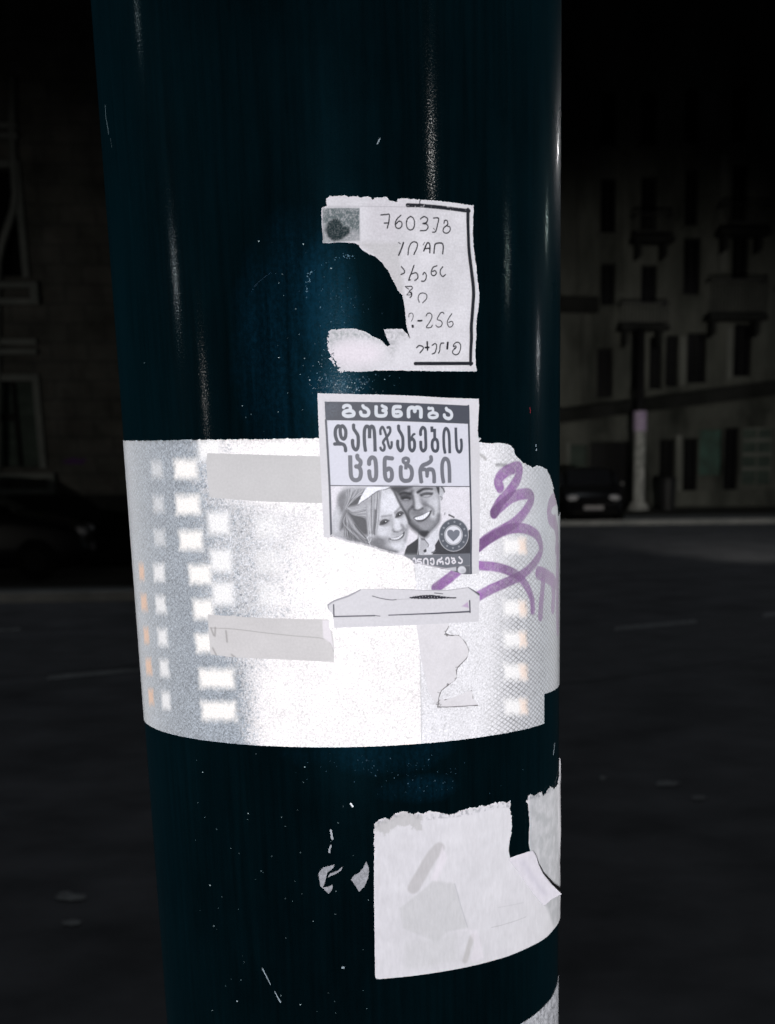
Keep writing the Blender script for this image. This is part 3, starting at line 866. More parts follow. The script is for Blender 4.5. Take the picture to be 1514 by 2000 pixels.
# right part: paler sheeting
b.poly([(806, 1040), (935, 855), (1088, 855), (1088, 1440), (823, 1470), (820, 1290)], albw(246, 245, 250), 3, alpha=0.9, mul=np.clip((band_s(1075) - s_of) / (band_s(1075) - band_s(960)), 0.15, 1))
b.poly([(405, 975), (625, 985), (560, 1080), (520, 1195), (405, 1200)], albw(214, 215, 220), 50, alpha=.65, mul=np.clip(.55 + n3 * 1.6 + n1 * .8, 0, 1))
# honeycomb lattice of the sheeting
q1 = np.sin(math.pi * (s_of / .0055 + z_of / .0031)); q2 = np.sin(math.pi * (s_of / .0055 - z_of / .0031))
lat = np.clip(1 - np.minimum(np.abs(q1), np.abs(q2)) / 0.5, 0, 1)
yy_ = np.clip((ZT - z_of) / (ZT - ZB), 0, 1)
wr = np.clip((s_of - band_s(965) + yy_ * .012 + n2 * .02) / (band_s(1020) - band_s(965)), 0, 1) * np.clip(np.maximum(yy_ * 2.2 - .35, .75 - yy_ * 3.0), 0.18, 1)
n4 = b.noise(1.7, 2, 4)
wlft = 0.30 * np.clip((band_s(400) - s_of) / .03, 0, 1)
b.C *= (1 - (lat * (0.95 * wr + wlft) * (0.9 + n1))[..., None])
b.C *= (1 - 0.42 * np.clip(n3 * 2.6 - .15, 0, 1) * np.clip(1.25 - fade * .6, 0, 1))[..., None]
b.C *= np.clip(1 + n2 * .18, .8, 1.1)[..., None]
b.C *= np.clip(1 + n4 * 1.5 * np.clip(1.15 - fade, .25, 1), .4, 1.7)[..., None]
b.stroke(line([(808, 1104), (812, 1130)]), 1.2, albw(190, 190, 194), 1); b.stroke(line([(821, 1290), (823, 1445)]), 1.3, albw(176, 176, 180), 1.2, alpha=.8)
# brighter square cells blended into the band's colour, in columns
CW, CO, CY = albw(255, 254, 255), albw(236, 180, 136), albw(255, 252, 250)
def cell(x, y, w, h, col, a=1.0, skew=0.07):
    t = h * skew
    b.poly([(x - w / 2 - t / 2, y - h / 2), (x + w / 2 - t / 2, y - h / 2), (x + w / 2 + t / 2, y + h / 2), (x - w / 2 + t / 2, y + h / 2)], col, 15.0, alpha=a, rag=n3 * 6 + n1 * 9)
for i, y in enumerate([1117, 1177, 1241, 1302, 1361]): cell(278 + i * 4.6, y, 9 if i % 2 == 0 else 11, 29, CO, .85)
for i, y in enumerate([917, 985, 1050]): cell(308 + i * 2.5, y, 20, 30, CW, .45)
for i, y in enumerate([1119, 1181, 1245, 1305, 1368]): cell(312 + i * 3.4, y, 20 - i * 1.2, 32, CW, .8)
for i, (x, y, w) in enumerate([(364, 916, 44), (368, 986, 46), (374, 1055, 44), (392, 1122, 42), (398, 1190, 38), (404, 1256, 40), (424, 1325, 66), (428, 1388, 66)]): cell(x, y, w, 36, CY, 1.0)
for x, y, w in [(410, 877, 42), (428, 1022, 40), (433, 1095, 40), (437, 1160, 40), (522, 1030, 44), (525, 1098, 44), (528, 1160, 44), (540, 875, 44), (556, 1365, 40), (560, 1430, 40)]: cell(x, y, w, 42, CW, .85 if x < 500 else .45)
for i, y in enumerate([1066, 1188, 1249, 1312, 1380]):
    cell(1003 + i * .5, y, 40, 30, CW, .95); cell(1020 + i * .5, y, 14, 26, albw(252, 226, 208), .7)
# grime along the torn top edge
b.C *= (1 - 0.35 * np.clip((z_of - (ZT - .003)) / .003, 0, 1) * np.clip(n1 * 3 + .6, 0, 1))[..., None]
b.stroke(T(W4, [(590, 212), (650, 214)]), 6, alb(90, 92, 96), 5, alpha=.6); b.stroke(T(W4, [(490, 150), (525, 175)]), 6, alb(100, 98, 96), 5, alpha=.5)
# purple marker tag
PUR = albw(158, 102, 178)
graf = [([(612, 350), (600, 318), (612, 285), (655, 248), (722, 226), (728, 262), (712, 310), (668, 376), (608, 445), (576, 505)], 74), ([(576, 505), (620, 462), (690, 408), (770, 388), (802, 404), (798, 440), (752, 512), (690, 572), (612, 618), (540, 660), (478, 712)], 72),
        ([(478, 712), (540, 668), (620, 622), (700, 598), (780, 606), (842, 650), (862, 730), (820, 812), (745, 884), (660, 925), (560, 970), (478, 1014)], 66), ([(482, 826), (590, 836), (680, 864), (730, 895), (778, 960), (806, 1030), (812, 1100)], 60),
        ([(846, 872), (880, 882), (915, 905), (945, 935)], 92), ([(876, 900), (870, 980), (862, 1060), (858, 1135)], 72), ([(930, 915), (938, 1000), (934, 1080)], 100), ([(352, 862), (300, 905), (222, 962)], 64),
        ([(964, 405), (930, 432), (912, 485), (918, 540), (940, 565)], 90), ([(945, 560), (960, 640), (956, 720)], 100), ([(964, 740), (962, 900), (962, 1060), (964, 1205)], 120), ([(800, 1000), (806, 1060), (804, 1108)], 30)]
for pts, w in graf:
    f = b.f_stroke(T(W4, pts), w * 1.0 / 3.124, 3.0)
    if f is None: continue
    (x0, x1, y0, y1), a = f
    dark = 0.86 + n2[y0:y1, x0:x1] * .7 + n1[y0:y1, x0:x1] * .35 + n3[y0:y1, x0:x1] * .3
    C = b.C[y0:y1, x0:x1]; lum = np.clip(C.mean(-1, keepdims=True) / 0.72, .55, 1.08)
    C += (PUR * lum * dark[..., None] - C) * (a * np.clip(.86 + n1[y0:y1, x0:x1] * .5, .5, .95))[..., None]
    b.region(f, 1)
for pts in ([(400, 2), (5, 5)],): pass
# back of the band, hidden behind the pole
bk = np.linspace(AMAX, 2 * math.pi - AMAX, 80); rr = RAD + .0004
eco = np.vstack([np.stack([rr * np.sin(bk), -rr * np.cos(bk), np.full_like(bk, z)], -1) for z in (ZB, ZT)])
k = np.arange(79); efa = np.stack([k, k + 1, k + 81, k + 80], -1)
euv = np.vstack([np.stack([bk * RAD, np.full_like(bk, z)], -1) for z in (ZB, ZT)])
band = b.mesh('reflective_band', M_BAND, pole, 0.0004, only=0, extra=(eco, efa, np.tile(albw(172, 181, 193), (160, 1)), euv))
tag(band, 'wide silvery white reflective band with bright square cells')
gr = b.mesh('graffiti', M_BAND, band, 0.0004, only=1)
tag(gr, 'looping purple marker graffiti')

# ------------------------------------------------------------------ scratches and chips in the paint, and painted-in sparkle
c = Canvas(-.2, .2, EYE - .42, EYE + .36, 0.0003, alb(150, 165, 175))
SCR = []
def scratch_or_glint(pts, w, col=None, taper=None):
    f = c.f_stroke(pts, w, 0.8, taper=taper); c.mask_add(f)
    if col is not None: c._blend(c.f_stroke(pts, w + 4, .8), col)
scratch_or_glint(line(T(W7, [(735, 1552), (785, 1650)]), 4), 2.2, taper=(1.2, .6)); scratch_or_glint(line(T(W7, [(808, 1690), (845, 1758)]), 4), 2.4, taper=(.5, 1.3))
scratch_or_glint(T(W7, [(1278, 535), (1290, 552)]), 3.4, alb(235, 240, 245)); scratch_or_glint([(669, 1890), (671, 1890)], 5); scratch_or_glint([(462.5, 1955), (464, 1956)], 3)
scratch_or_glint([(742, 271), (737, 281)], 1.8); scratch_or_glint([(491, 570), (500, 556), (512, 545), (530, 532)], .9, alb(60, 85, 110))
scratch_or_glint([(206, 205), (207, 228), (211, 250), (212, 262)], 1.2, alb(80, 100, 108)); scratch_or_glint([(208, 222), (210, 245), (213, 262)], .9, alb(80, 100, 108)); scratch_or_glint([(216, 270), (219, 290)], 1.0, alb(50, 64, 70))  # lines at the left limb: a lamp's glint drawn in as pale marks
scratch_or_glint([(1035, 796), (1036, 806)], 2.2, alb(130, 30, 40)); scratch_or_glint(T(W4, [(948, 1910), (940, 1980)]), 2.2)
scratch_or_glint([(1047, 869), (1047, 872)], 2.4); scratch_or_glint([(1048, 877), (1047, 880)], 2.4)
g = random.Random(21)
for _ in range(150):
    if g.random() < .62: x, y = g.uniform(370, 720), g.uniform(1470, 1990)
    else: x, y = g.gauss(570, 90), g.uniform(470, 850)
    if x < 250: continue
    r = g.choice([.7, .8, .9, 1.0, 1.2, 1.7]); a = g.uniform(0, 6.28); L = g.uniform(.2, 1.6)
    scratch_or_glint([(x, y), (x + L * math.cos(a), y + L * math.sin(a))], r * 1.25, alb(*[_b + d for _b in [g.choice([60, 80, 110, 160])] for d in (0, 18, 24)]))
# flecks: the clusters paint in the flash sparkle, the traced rows are old glue
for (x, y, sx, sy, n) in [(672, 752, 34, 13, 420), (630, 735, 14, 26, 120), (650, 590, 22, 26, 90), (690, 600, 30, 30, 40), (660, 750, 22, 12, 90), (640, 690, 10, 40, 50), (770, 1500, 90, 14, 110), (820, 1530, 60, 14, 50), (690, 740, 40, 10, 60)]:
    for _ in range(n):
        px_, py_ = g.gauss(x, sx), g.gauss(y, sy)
        if (700 < py_ < 768 and px_ < 780 and n > 100): scratch_or_glint([(px_, py_), (px_ + .6, py_)], g.uniform(.6, 1.5), alb(*[_b + d for _b in [g.choice([50, 80, 120, 170])] for d in (0, 14, 22)])); continue
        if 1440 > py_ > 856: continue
        scratch_or_glint([(px_, py_), (px_ + g.uniform(-1, 1), py_ + g.uniform(-1.2, 1.2))], g.uniform(.7, 1.5), alb(*[_b + d for _b in [g.choice([25, 45, 80])] for d in (0, 30, 48)]))
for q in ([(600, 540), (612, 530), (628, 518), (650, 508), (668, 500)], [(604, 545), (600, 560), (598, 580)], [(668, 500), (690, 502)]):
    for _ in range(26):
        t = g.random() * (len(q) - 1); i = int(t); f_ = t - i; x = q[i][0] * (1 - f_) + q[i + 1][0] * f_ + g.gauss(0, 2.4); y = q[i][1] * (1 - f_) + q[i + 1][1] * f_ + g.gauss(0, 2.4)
        scratch_or_glint([(x, y), (x + g.uniform(-1.5, 1.5), y + g.uniform(-1, 1))], g.uniform(.7, 1.5), alb(85, 120, 140))
scratch_or_glint(T(W7, [(1155, 700), (1160, 725), (1164, 752)]), 4.5, alb(170, 176, 184)); scratch_or_glint(T(W7, [(1156, 795), (1146, 820), (1148, 835)]), 4.0, alb(165, 170, 178))
sm = c.mesh('scratch_and_sparkle_marks', M_PAPER, pole, 0.00012); tag(sm, kind='stuff')

# ------------------------------------------------------------------ handwritten notice at the top
def ink(cv, w, strokes, width, col, soft=.8, butt=False):
    for s in strokes:
        ww = width
        if isinstance(s, tuple): s, ww = s
        cv.stroke(T(w, s), ww / w[2] * (1.0 if butt else 1.3), col, soft, butt=butt)


OUT1 = np.vstack([T(WG, [(95, 100), (130, 74), (165, 76), (200, 70), (245, 74), (290, 68), (330, 88), (360, 75), (400, 80), (420, 75), (445, 92), (470, 90), (500, 80), (530, 78), (562, 90), (575, 115), (600, 95), (630, 85), (662, 92), (690, 85), (725, 85), (745, 105), (760, 125), (795, 128), (832, 136), (840, 106), (930, 98)]),
                  T(WE, [(700, 5), (900, 18), (1100, 40), (1368, 85), (1366, 500), (1385, 800)]),
                  T(WF, [(1372, 0), (1404, 300), (1404, 500), (1386, 700), (1370, 900), (1366, 1150), (1375, 1400), (1405, 1655), (700, 1650), (0, 1635)]),
                  [(720, 725), (700, 726.5), (680, 725.5), (664, 728)],
                  T(WG, [(210, 1870), (140, 1800), (112, 1700), (105, 1600), (125, 1490), (270, 1470), (400, 1472), (490, 1500), (570, 1545), (680, 1600), (712, 1645), (740, 1662), (765, 1640), (738, 1590), (720, 1550), (695, 1475), (890, 1475), (945, 1530), (975, 1585), (950, 1500), (930, 1420), (922, 1330), (912, 1230), (890, 1120), (840, 1060), (810, 1000), (770, 920), (735, 850), (690, 790), (650, 750), (610, 710), (550, 690), (500, 660), (450, 620), (430, 590), (400, 572), (250, 560), (60, 570), (55, 440), (45, 300), (50, 200), (100, 180)])])
c = Canvas.around(OUT1, 0.00025, alb(217, 216, 222))
r1 = c.noise(4, 3, 5); r2 = c.noise(40, 3, 6); r3 = c.noise(1.6, 1, 7)
rows = np.arange(c.h)[:, None]
_gx, _gy = np.meshgrid(np.arange(c.w), np.arange(c.h)); _q = c.cc([(668, 690)])[0]
_res = np.clip(1 - np.hypot((_gx - _q[0] + 14 * c.k) / (34 * c.k), (_gy - _q[1]) / (46 * c.k)), 0, 1)
c.mask_add(c.f_poly(OUT1, 1.4, rag=r1 * 2.2 + _res * (r1 * 22 + r3 * 16 + 3)))
c.C *= (1 + r2 * .22 + r1 * .07)[..., None]
# dusty strip along the torn left side and top
c.poly(T(WG, [(430, 560), (860, 560), (860, 760), (900, 1000), (900, 1350), (960, 1560), (900, 1200), (760, 920), (600, 700)]), alb(198, 197, 200), 8, alpha=.7)
c.poly(T(WE, [(0, 0), (600, 0), (700, 100), (400, 400), (350, 560), (0, 560)]), alb(206, 203, 210), 20, alpha=.5)
sp = np.clip(.55 + r1 * 2.5 + r3 * .8, 0, 1)
c.poly([(630, 407), (702, 407), (702, 470), (631, 475)], alb(98, 110, 114), 3, mul=np.clip(.86 + r3 * .6 + r1 * .7, 0, 1)); c.poly([(630, 440), (702, 455), (702, 470), (631, 475)], alb(190, 190, 196), 8, mul=np.clip(.5 + r3 * 1.2, 0, 1))
c.poly(T(WG, [(190, 312), (240, 342), (270, 390), (335, 410), (345, 470), (300, 500), (250, 530), (180, 552), (110, 500), (80, 440), (110, 365)]), alb(6, 36, 42), 4, rag=r1 * 6, mul=np.clip(.95 + r3 * .5, 0, 1))
c.stroke(line([(640, 404), (700, 403.5), (800, 405)]), 1.0, alb(170, 168, 176), .8, False, .7)
c.poly(T(WG, [(120, 1480), (500, 1500), (690, 1610), (560, 1600), (330, 1560), (200, 1620), (120, 1720)]), alb(150, 158, 160), 12, alpha=.65, mul=sp)
c.poly(T(WG, [(700, 1480), (900, 1490), (960, 1570), (850, 1590), (780, 1800), (760, 1700)]), alb(160, 162, 166), 14, alpha=.6, mul=sp)
c.ell(T(WG, [(400, 1730)])[0], 50, 24, alb(236, 230, 238), 24, .8)
INK = alb(20, 20, 30)
BRD = alb(22, 26, 36)
rb = c.noise(3, 2, 9)
c._blend(c.f_stroke(line(T(WE, [(512, 78), (700, 82), (1000, 112), (1318, 156)]), 6), 46 / 6.882, 1.0, False), BRD, 1.0, np.clip(1.25 + rb * 2.2, 0, 1))
c.stroke(np.vstack([T(WE, [(1308, 140), (1310, 400), (1322, 700), (1345, 960)]), T(WF, [(1324, 220), (1330, 420), (1318, 700), (1304, 900), (1302, 1200), (1306, 1530)])]), 6.4, BRD, .8)
c.stroke(line(T(WF, [(356, 1517), (1326, 1514)]), 4), 6.4, BRD, .8, False)
c.stroke(T(WE, [(690, 10), (676, 35), (684, 62)]), 1.6, BRD)
ink(c, WE, [[(160, 210), (230, 205), (270, 208), (265, 300), (245, 385)], [(205, 320), (235, 318), (265, 315)], [(425, 215), (370, 270), (350, 330), (365, 380), (405, 390), (435, 360), (435, 310), (400, 295), (360, 330)],
            [(553, 228), (515, 260), (498, 320), (512, 385), (553, 412), (595, 385), (608, 320), (595, 255), (553, 228)], [(690, 262), (740, 230), (785, 260), (770, 308), (720, 325), (770, 332), (790, 370), (760, 415), (685, 420)],
            [(865, 250), (930, 255), (915, 340), (890, 430), (850, 440)], ([(860, 388), (882, 408)], 7), [(1000, 320), (1010, 285), (1040, 285), (1050, 330), (1030, 355), (1000, 380), (988, 420), (1010, 450), (1050, 450), (1080, 415), (1075, 370), (1030, 355)],
            ([(395, 750), (430, 670), (460, 580)], 15), ([(395, 580), (420, 598)], 8), [(520, 745), (535, 640), (580, 575), (640, 580), (645, 640), (600, 740)], ([(735, 690), (755, 640), (785, 582), (815, 610), (815, 715)], 15), ([(745, 660), (815, 655)], 13), ([(725, 612), (745, 575)], 7),
            ([(870, 720), (880, 620), (905, 590), (975, 590), (992, 640), (985, 730)], 14), [(430, 905), (465, 950), (470, 985), (425, 1010)], [(600, 885), (570, 970), (530, 1080), (552, 1080)], [(560, 1005), (620, 985), (645, 1005), (652, 1055), (610, 1090)],
            [(720, 1010), (740, 980), (765, 1010), (762, 1065), (735, 1098), (700, 1098)], [(910, 890), (860, 912), (835, 970), (840, 1012), (875, 1022), (902, 990), (885, 957), (850, 968)], [(985, 905), (955, 950), (955, 1000), (985, 1035), (1020, 1010)]], 12, INK)
ink(c, WF, [([(180, 182), (235, 178), (290, 180), (300, 215), (250, 262), (293, 292), (290, 340), (262, 370)], 14), ([(185, 186), (240, 225)], 11), ([(205, 325), (250, 280), (288, 320), (210, 326)], 10), [(425, 450), (405, 380), (430, 310), (490, 290), (550, 320), (550, 390), (485, 460)],
            ([(240, 710), (245, 660), (285, 640), (315, 670), (310, 730), (285, 780)], 10), ([(306, 862), (310, 878)], 32), ([(400, 775), (465, 772)], 22), [(540, 690), (570, 645), (620, 645), (645, 700), (600, 800), (545, 885), (620, 890), (650, 850)],
            [(850, 650), (835, 628), (800, 632), (765, 680), (735, 750), (790, 770), (820, 820), (790, 875), (740, 880), (710, 850)], [(985, 650), (930, 730), (905, 800), (925, 870), (970, 880), (1005, 830), (985, 785), (930, 800)],
            ([(380, 1240), (420, 1205), (480, 1220), (490, 1260), (435, 1330)], 17), ([(560, 1140), (564, 1280)], 22), ([(528, 1240), (585, 1236)], 24), ([(645, 1200), (690, 1170), (720, 1200), (710, 1280), (690, 1330), (645, 1350)], 16),
            ([(845, 1160), (800, 1165), (780, 1210), (775, 1290), (755, 1335)], 16), ([(915, 1155), (905, 1255)], 30), ([(1030, 1250), (1060, 1236), (1050, 1212), (1010, 1218), (1030, 1172), (1080, 1145), (1130, 1180), (1134, 1260), (1102, 1340), (1050, 1365), (1000, 1332), (1004, 1290), (1050, 1250)], 15)], 13, INK)
colx = np.linspace(0, 1, c.w)[None, :]
wv = (c.noise(70, 2, 91) + .5) * .0016 + np.clip((colx - .86) / .14, 0, 1) ** 2 * .0022 * (1 + c.noise(60, 2, 92) * 2)
note = c.mesh('handwritten_notice', M_PAPER, None, 0.0005, bulge=wv)
tag(note, 'torn white notice with handwritten digits and letters inside a black border', 'notice')

# ------------------------------------------------------------------ printed flyer
TEAR = np.vstack([T(WD, [(1450, 1522), (1390, 1518), (1320, 1527), (1200, 1525), (1120, 1500), (1000, 1460), (850, 1435), (650, 1395), (560, 1372), (400, 1350), (370, 1310), (330, 1272), (200, 1215), (100, 1200), (0, 1172)]),
                  T(WC, [(1000, 1285), (950, 1272), (870, 1235), (800, 1217), (700, 1190), (600, 1160), (500, 1145), (400, 1130), (300, 1098), (200, 1065), (90, 1012), (62, 1036)])])
OUT2 = np.vstack([[(620.8, 768.4), (700, 770), (780, 772), (870, 777), (932, 779)], T(WB, [(1448, 200), (1440, 330), (1432, 500), (1425, 640), (1440, 760), (1455, 900), (1462, 1200), (1460, 1400)]), [(934.3, 970), (934.5, 1000), (933.4, 1060)], TEAR, [(633.6, 1049.5), (629.4, 970), (626, 900), (623, 830)]])
c = Canvas.around(OUT2, 0.0002, alb(215, 214, 220))
r1 = c.noise(3, 3, 15); r2 = c.noise(50, 3, 16)
c.mask_add(c.f_poly(OUT2, 1.3, rag=r1 * 1.4))
c.C *= (1 + r2 * .12 + r1 * .05)[..., None]
INKD, INKM, PAPR = alb(80, 84, 95), alb(118, 120, 130), alb(216, 217, 228)
HEAD = np.vstack([T(WA, [(45, 138)]), T(WB, [(0, 142), (1262, 198), (1262, 516), (0, 468)]), T(WA, [(60, 482)])])
c.poly(np.vstack([T(WA, [(60, 482)]), T(WB, [(1262, 510), (1285, 1600)]), T(WA, [(150, 1680)])]), PAPR, .8)
PH = np.vstack([T(WA, [(150, 1688)]), T(WB, [(1285, 1610)]), [(917.5, 1121)], TEAR])
fPH = c.f_poly(PH, .8)
c._blend(fPH, alb(222, 220, 228))


def G(v, t=0): return alb(v, v + 1 + t, v + 9 + t)


def sub(w, fn):
    return fn


def P(w, pts, v, soft=3, alpha=1.0, curve=True): c.poly(T(w, pts), G(v), soft, curve, alpha)
def S(w, pts, width, v, soft=2, alpha=1.0, taper=None): c.stroke(T(w, pts), width / w[2], G(v), soft, True, alpha, taper)
def El(w, x, y, rx, ry, v, soft=6, alpha=1.0): c.ell(T(w, [(x, y)])[0], rx / w[2], ry / w[2], G(v), soft, alpha)


# groom
P(WD, [(470, 868), (458, 940), (400, 985), (290, 1062), (258, 1130), (240, 1210), (500, 1215), (485, 1100), (490, 980)], 92, 2, curve=False)
P(WD, [(795, 945), (735, 1050), (742, 1110), (690, 1200), (1320, 1200), (1310, 785), (1200, 860), (1000, 960)], 98, 2, curve=False)
P(WD, [(468, 850), (560, 930), (780, 720), (800, 940), (735, 1040), (735, 1110), (690, 1205), (480, 1205)], 216, 2, curve=False)
P(WD, [(505, 935), (575, 955), (630, 1040), (600, 1120), (560, 1200), (482, 1200), (492, 1040)], 192, 3, curve=False)
P(WD, [(505, 925), (575, 940), (572, 965), (520, 962)], 140, 3, curve=False); S(WD, [(570, 955), (630, 1035), (625, 1075)], 14, 130); S(WD, [(478, 960), (470, 1100), (455, 1200)], 14, 190)
P(WD, [(550, 1140), (590, 1110), (600, 1150), (570, 1165)], 90, 2); S(WD, [(690, 1170), (740, 1150)], 22, 130); S(WD, [(960, 550), (1040, 590)], 28, 100, taper=(.3, 1.4)); S(WD, [(895, 515), (890, 545)], 12, 150)
FACE_M = [(10, 88), (770, 88), (800, 180), (815, 300), (822, 430), (818, 560), (800, 660), (740, 742), (650, 830), (570, 915), (520, 890), (470, 842), (380, 780), (320, 712), (290, 600), (230, 470), (150, 330), (80, 200)]
P(WD, FACE_M, 168, 3, curve=False)
El(WD, 710, 400, 90, 220, 206, 9); El(WD, 640, 220, 130, 90, 196, 9); El(WD, 420, 130, 90, 60, 178, 9)
P(WD, [(10, 88), (360, 88), (250, 150), (150, 210), (180, 320), (260, 470), (330, 640), (300, 640), (150, 340), (60, 180)], 104, 6)
El(WD, 250, 255, 120, 62, 108, 8); El(WD, 240, 400, 58, 70, 172, 8); El(WD, 360, 210, 40, 70, 126, 7)
S(WD, [(430, 210), (450, 320), (470, 430)], 92, 204, 7); El(WD, 470, 420, 55, 45, 208, 7); El(WD, 385, 430, 26, 34, 140, 6)
S(WD, [(400, 468), (470, 478), (535, 442)], 26, 104, 4); S(WD, [(370, 240), (390, 340), (380, 420)], 26, 122, 6)
S(WD, [(140, 222), (220, 190), (330, 205)], 44, 84, 4); S(WD, [(455, 180), (540, 132), (620, 122), (685, 128)], 42, 80, 4, taper=(1, .6))
S(WD, [(505, 222), (590, 192), (690, 198)], 32, 108, 4); S(WD, [(540, 228), (620, 226)], 14, 190, 3); S(WD, [(180, 270), (260, 255), (330, 275)], 26, 84, 4); S(WD, [(240, 300), (310, 290)], 12, 176, 3); S(WD, [(520, 250), (600, 262), (670, 240)], 14, 150, 4)
S(WD, [(510, 236), (590, 214), (682, 214)], 15, 74, 3); S(WD, [(190, 286), (260, 272), (326, 288)], 16, 70, 3); S(WD, [(555, 370), (650, 415), (700, 465), (712, 535)], 26, 126, 7, .85); S(WD, [(370, 420), (312, 480), (305, 560), (330, 640)], 30, 104, 6)
El(WD, 440, 520, 90, 34, 146, 8); P(WD, [(395, 590), (500, 556), (610, 510), (682, 474), (645, 575), (565, 655), (480, 682), (430, 645)], 96, 3)
P(WD, [(412, 598), (520, 560), (645, 498), (612, 572), (545, 625), (455, 636), (425, 622)], 238, 2); S(WD, [(440, 640), (540, 632), (620, 575)], 7, 110, 2); S(WD, [(450, 678), (550, 668), (640, 600)], 26, 164, 4)
for i in range(6): S(WD, [(450 + i * 32, 585 - i * 14), (458 + i * 32, 625 - i * 11)], 4, 190, 1.5)
S(WD, [(330, 690), (420, 770), (540, 860), (590, 870)], 90, 104, 10); El(WD, 600, 740, 95, 46, 172, 9); S(WD, [(800, 560), (790, 660), (720, 750), (650, 820)], 50, 138, 9); P(WD, [(470, 842), (520, 815), (620, 810), (640, 835), (570, 918), (515, 888)], 88, 5, curve=False)
P(WD, [(805, 92), (885, 92), (888, 165), (860, 235), (850, 290), (815, 305), (800, 200)], 198, 3); S(WD, [(840, 95), (870, 130), (885, 172)], 22, 104, 3); S(WD, [(815, 250), (850, 270), (835, 305)], 10, 140, 3)
P(WD, [(752, 88), (806, 88), (802, 215), (778, 175)], 92, 3, curve=False)
# bride: hair, face, tiara
P(WC, [(400, 108), (260, 165), (205, 290), (185, 450), (115, 620), (95, 800), (90, 1010), (300, 1095), (800, 1220), (850, 1000), (900, 500), (1150, 108), (720, 108)], 182, 8)
P(WC, [(190, 300), (330, 200), (330, 480), (250, 600), (210, 560)], 148, 10); P(WC, [(100, 640), (190, 480), (240, 640), (215, 900), (110, 950)], 204, 10)
P(WC, [(335, 470), (400, 360), (560, 270), (690, 150), (640, 300), (560, 425), (400, 470)], 116, 5); P(WC, [(340, 540), (480, 600), (720, 700), (745, 960), (660, 980), (540, 860), (440, 700)], 114, 7)
P(WC, [(230, 880), (260, 700), (335, 560), (330, 830), (260, 890)], 126, 7); P(WC, [(340, 700), (420, 800), (600, 980), (760, 1080), (780, 1190), (600, 1130), (470, 1090), (380, 1060)], 134, 7); S(WC, [(370, 820), (370, 1040)], 40, 100, 5)
g = random.Random(5)
for i in range(34):
    a = g.uniform(0, 1); e = [(330 + a * 380, 160 + a * 30 + g.uniform(-40, 40))]
    S(WC, [(345 + g.uniform(-15, 15), 480 + g.uniform(-25, 25)), (360 + a * 160, 330 + g.uniform(-40, 40) - a * 20), e[0]], g.uniform(6, 14), g.choice([105, 125, 185, 200]), 1.6, .55)
for i in range(30):
    a = g.random(); y1 = 470 + a * 220
    S(WC, [(370, 500 + g.uniform(-15, 25)), (480 + g.uniform(-20, 30), 520 + a * 120), (700 + g.uniform(-30, 20), y1 - 40 + g.uniform(-60, 60))], g.uniform(6, 13), g.choice([100, 120, 190, 205]), 1.6, .55)
for i in range(34):
    a = g.random(); x0 = 330 + g.uniform(-30, 60)
    S(WC, [(350, 560 + g.uniform(-30, 60)), (x0, 780 + g.uniform(-60, 60)), (240 + a * 520, 1000 + a * 150 + g.uniform(-30, 30))], g.uniform(6, 13), g.choice([95, 120, 185, 200]), 1.8, .5)
S(WC, [(480, 800), (500, 870), (580, 960), (690, 1060)], 16, 186, 2); S(WC, [(500, 800), (600, 930), (700, 1040)], 14, 96, 2)
FACE_W = [(950, 180), (1130, 118), (1235, 225), (1310, 380), (1385, 530), (1440, 655), (1482, 800), (1462, 980), (1425, 1215), (1335, 1300), (1200, 1316), (1050, 1296), (930, 1240), (850, 1140), (830, 1000), (880, 800), (890, 500)]
P(WC, FACE_W, 208, 4)
El(WC, 950, 1130, 150, 150, 150, 18); S(WC, [(850, 1130), (950, 1225), (1080, 1275), (1250, 1292)], 90, 138, 10); El(WC, 1010, 930, 80, 90, 216, 10); El(WC, 1150, 400, 160, 190, 222, 14); El(WC, 1290, 1210, 80, 50, 214, 9); S(WC, [(1470, 820), (1450, 960), (1420, 1100)], 34, 170, 8)
S(WC, [(1235, 225), (1310, 380), (1385, 530)], 26, 150, 6)
S(WC, [(1000, 652), (1080, 640), (1165, 626)], 24, 146, 5, .85); S(WC, [(1240, 578), (1290, 520), (1342, 468)], 24, 138, 5, .85)
El(WC, 1050, 755, 95, 62, 170, 8); P(WC, [(972, 804), (985, 752), (1050, 716), (1122, 732), (1088, 764), (1020, 806)], 96, 4); S(WC, [(962, 800), (985, 745), (1050, 706), (1130, 726)], 16, 84, 3); El(WC, 1055, 752, 26, 24, 66, 2.5); c.ell(T(WC, [(1066, 742)])[0], 1.3, 1.0, G(238), 1); S(WC, [(1000, 830), (1070, 810)], 12, 190, 3)
El(WC, 1320, 610, 80, 60, 168, 8); P(WC, [(1256, 662), (1280, 602), (1340, 570), (1384, 594), (1346, 636), (1290, 668)], 98, 4); S(WC, [(1250, 664), (1278, 596), (1340, 560), (1392, 588)], 15, 84, 3); El(WC, 1316, 616, 22, 24, 66, 2.5); c.ell(T(WC, [(1323, 610)])[0], 1.0, 1.2, G(238), 1)
S(WC, [(1150, 680), (1180, 760), (1200, 860), (1215, 905)], 40, 170, 10, .8); S(WC, [(1205, 900), (1240, 935), (1320, 925), (1385, 880)], 28, 140, 6, .85); S(WC, [(1225, 930), (1290, 938)], 16, 92, 3); El(WC, 1275, 810, 44, 90, 222, 9); El(WC, 1290, 980, 120, 40, 186, 8)
S(WC, [(1355, 805), (1400, 860), (1425, 900)], 26, 130, 6, .8); S(WC, [(1385, 900), (1400, 950)], 14, 150, 4)
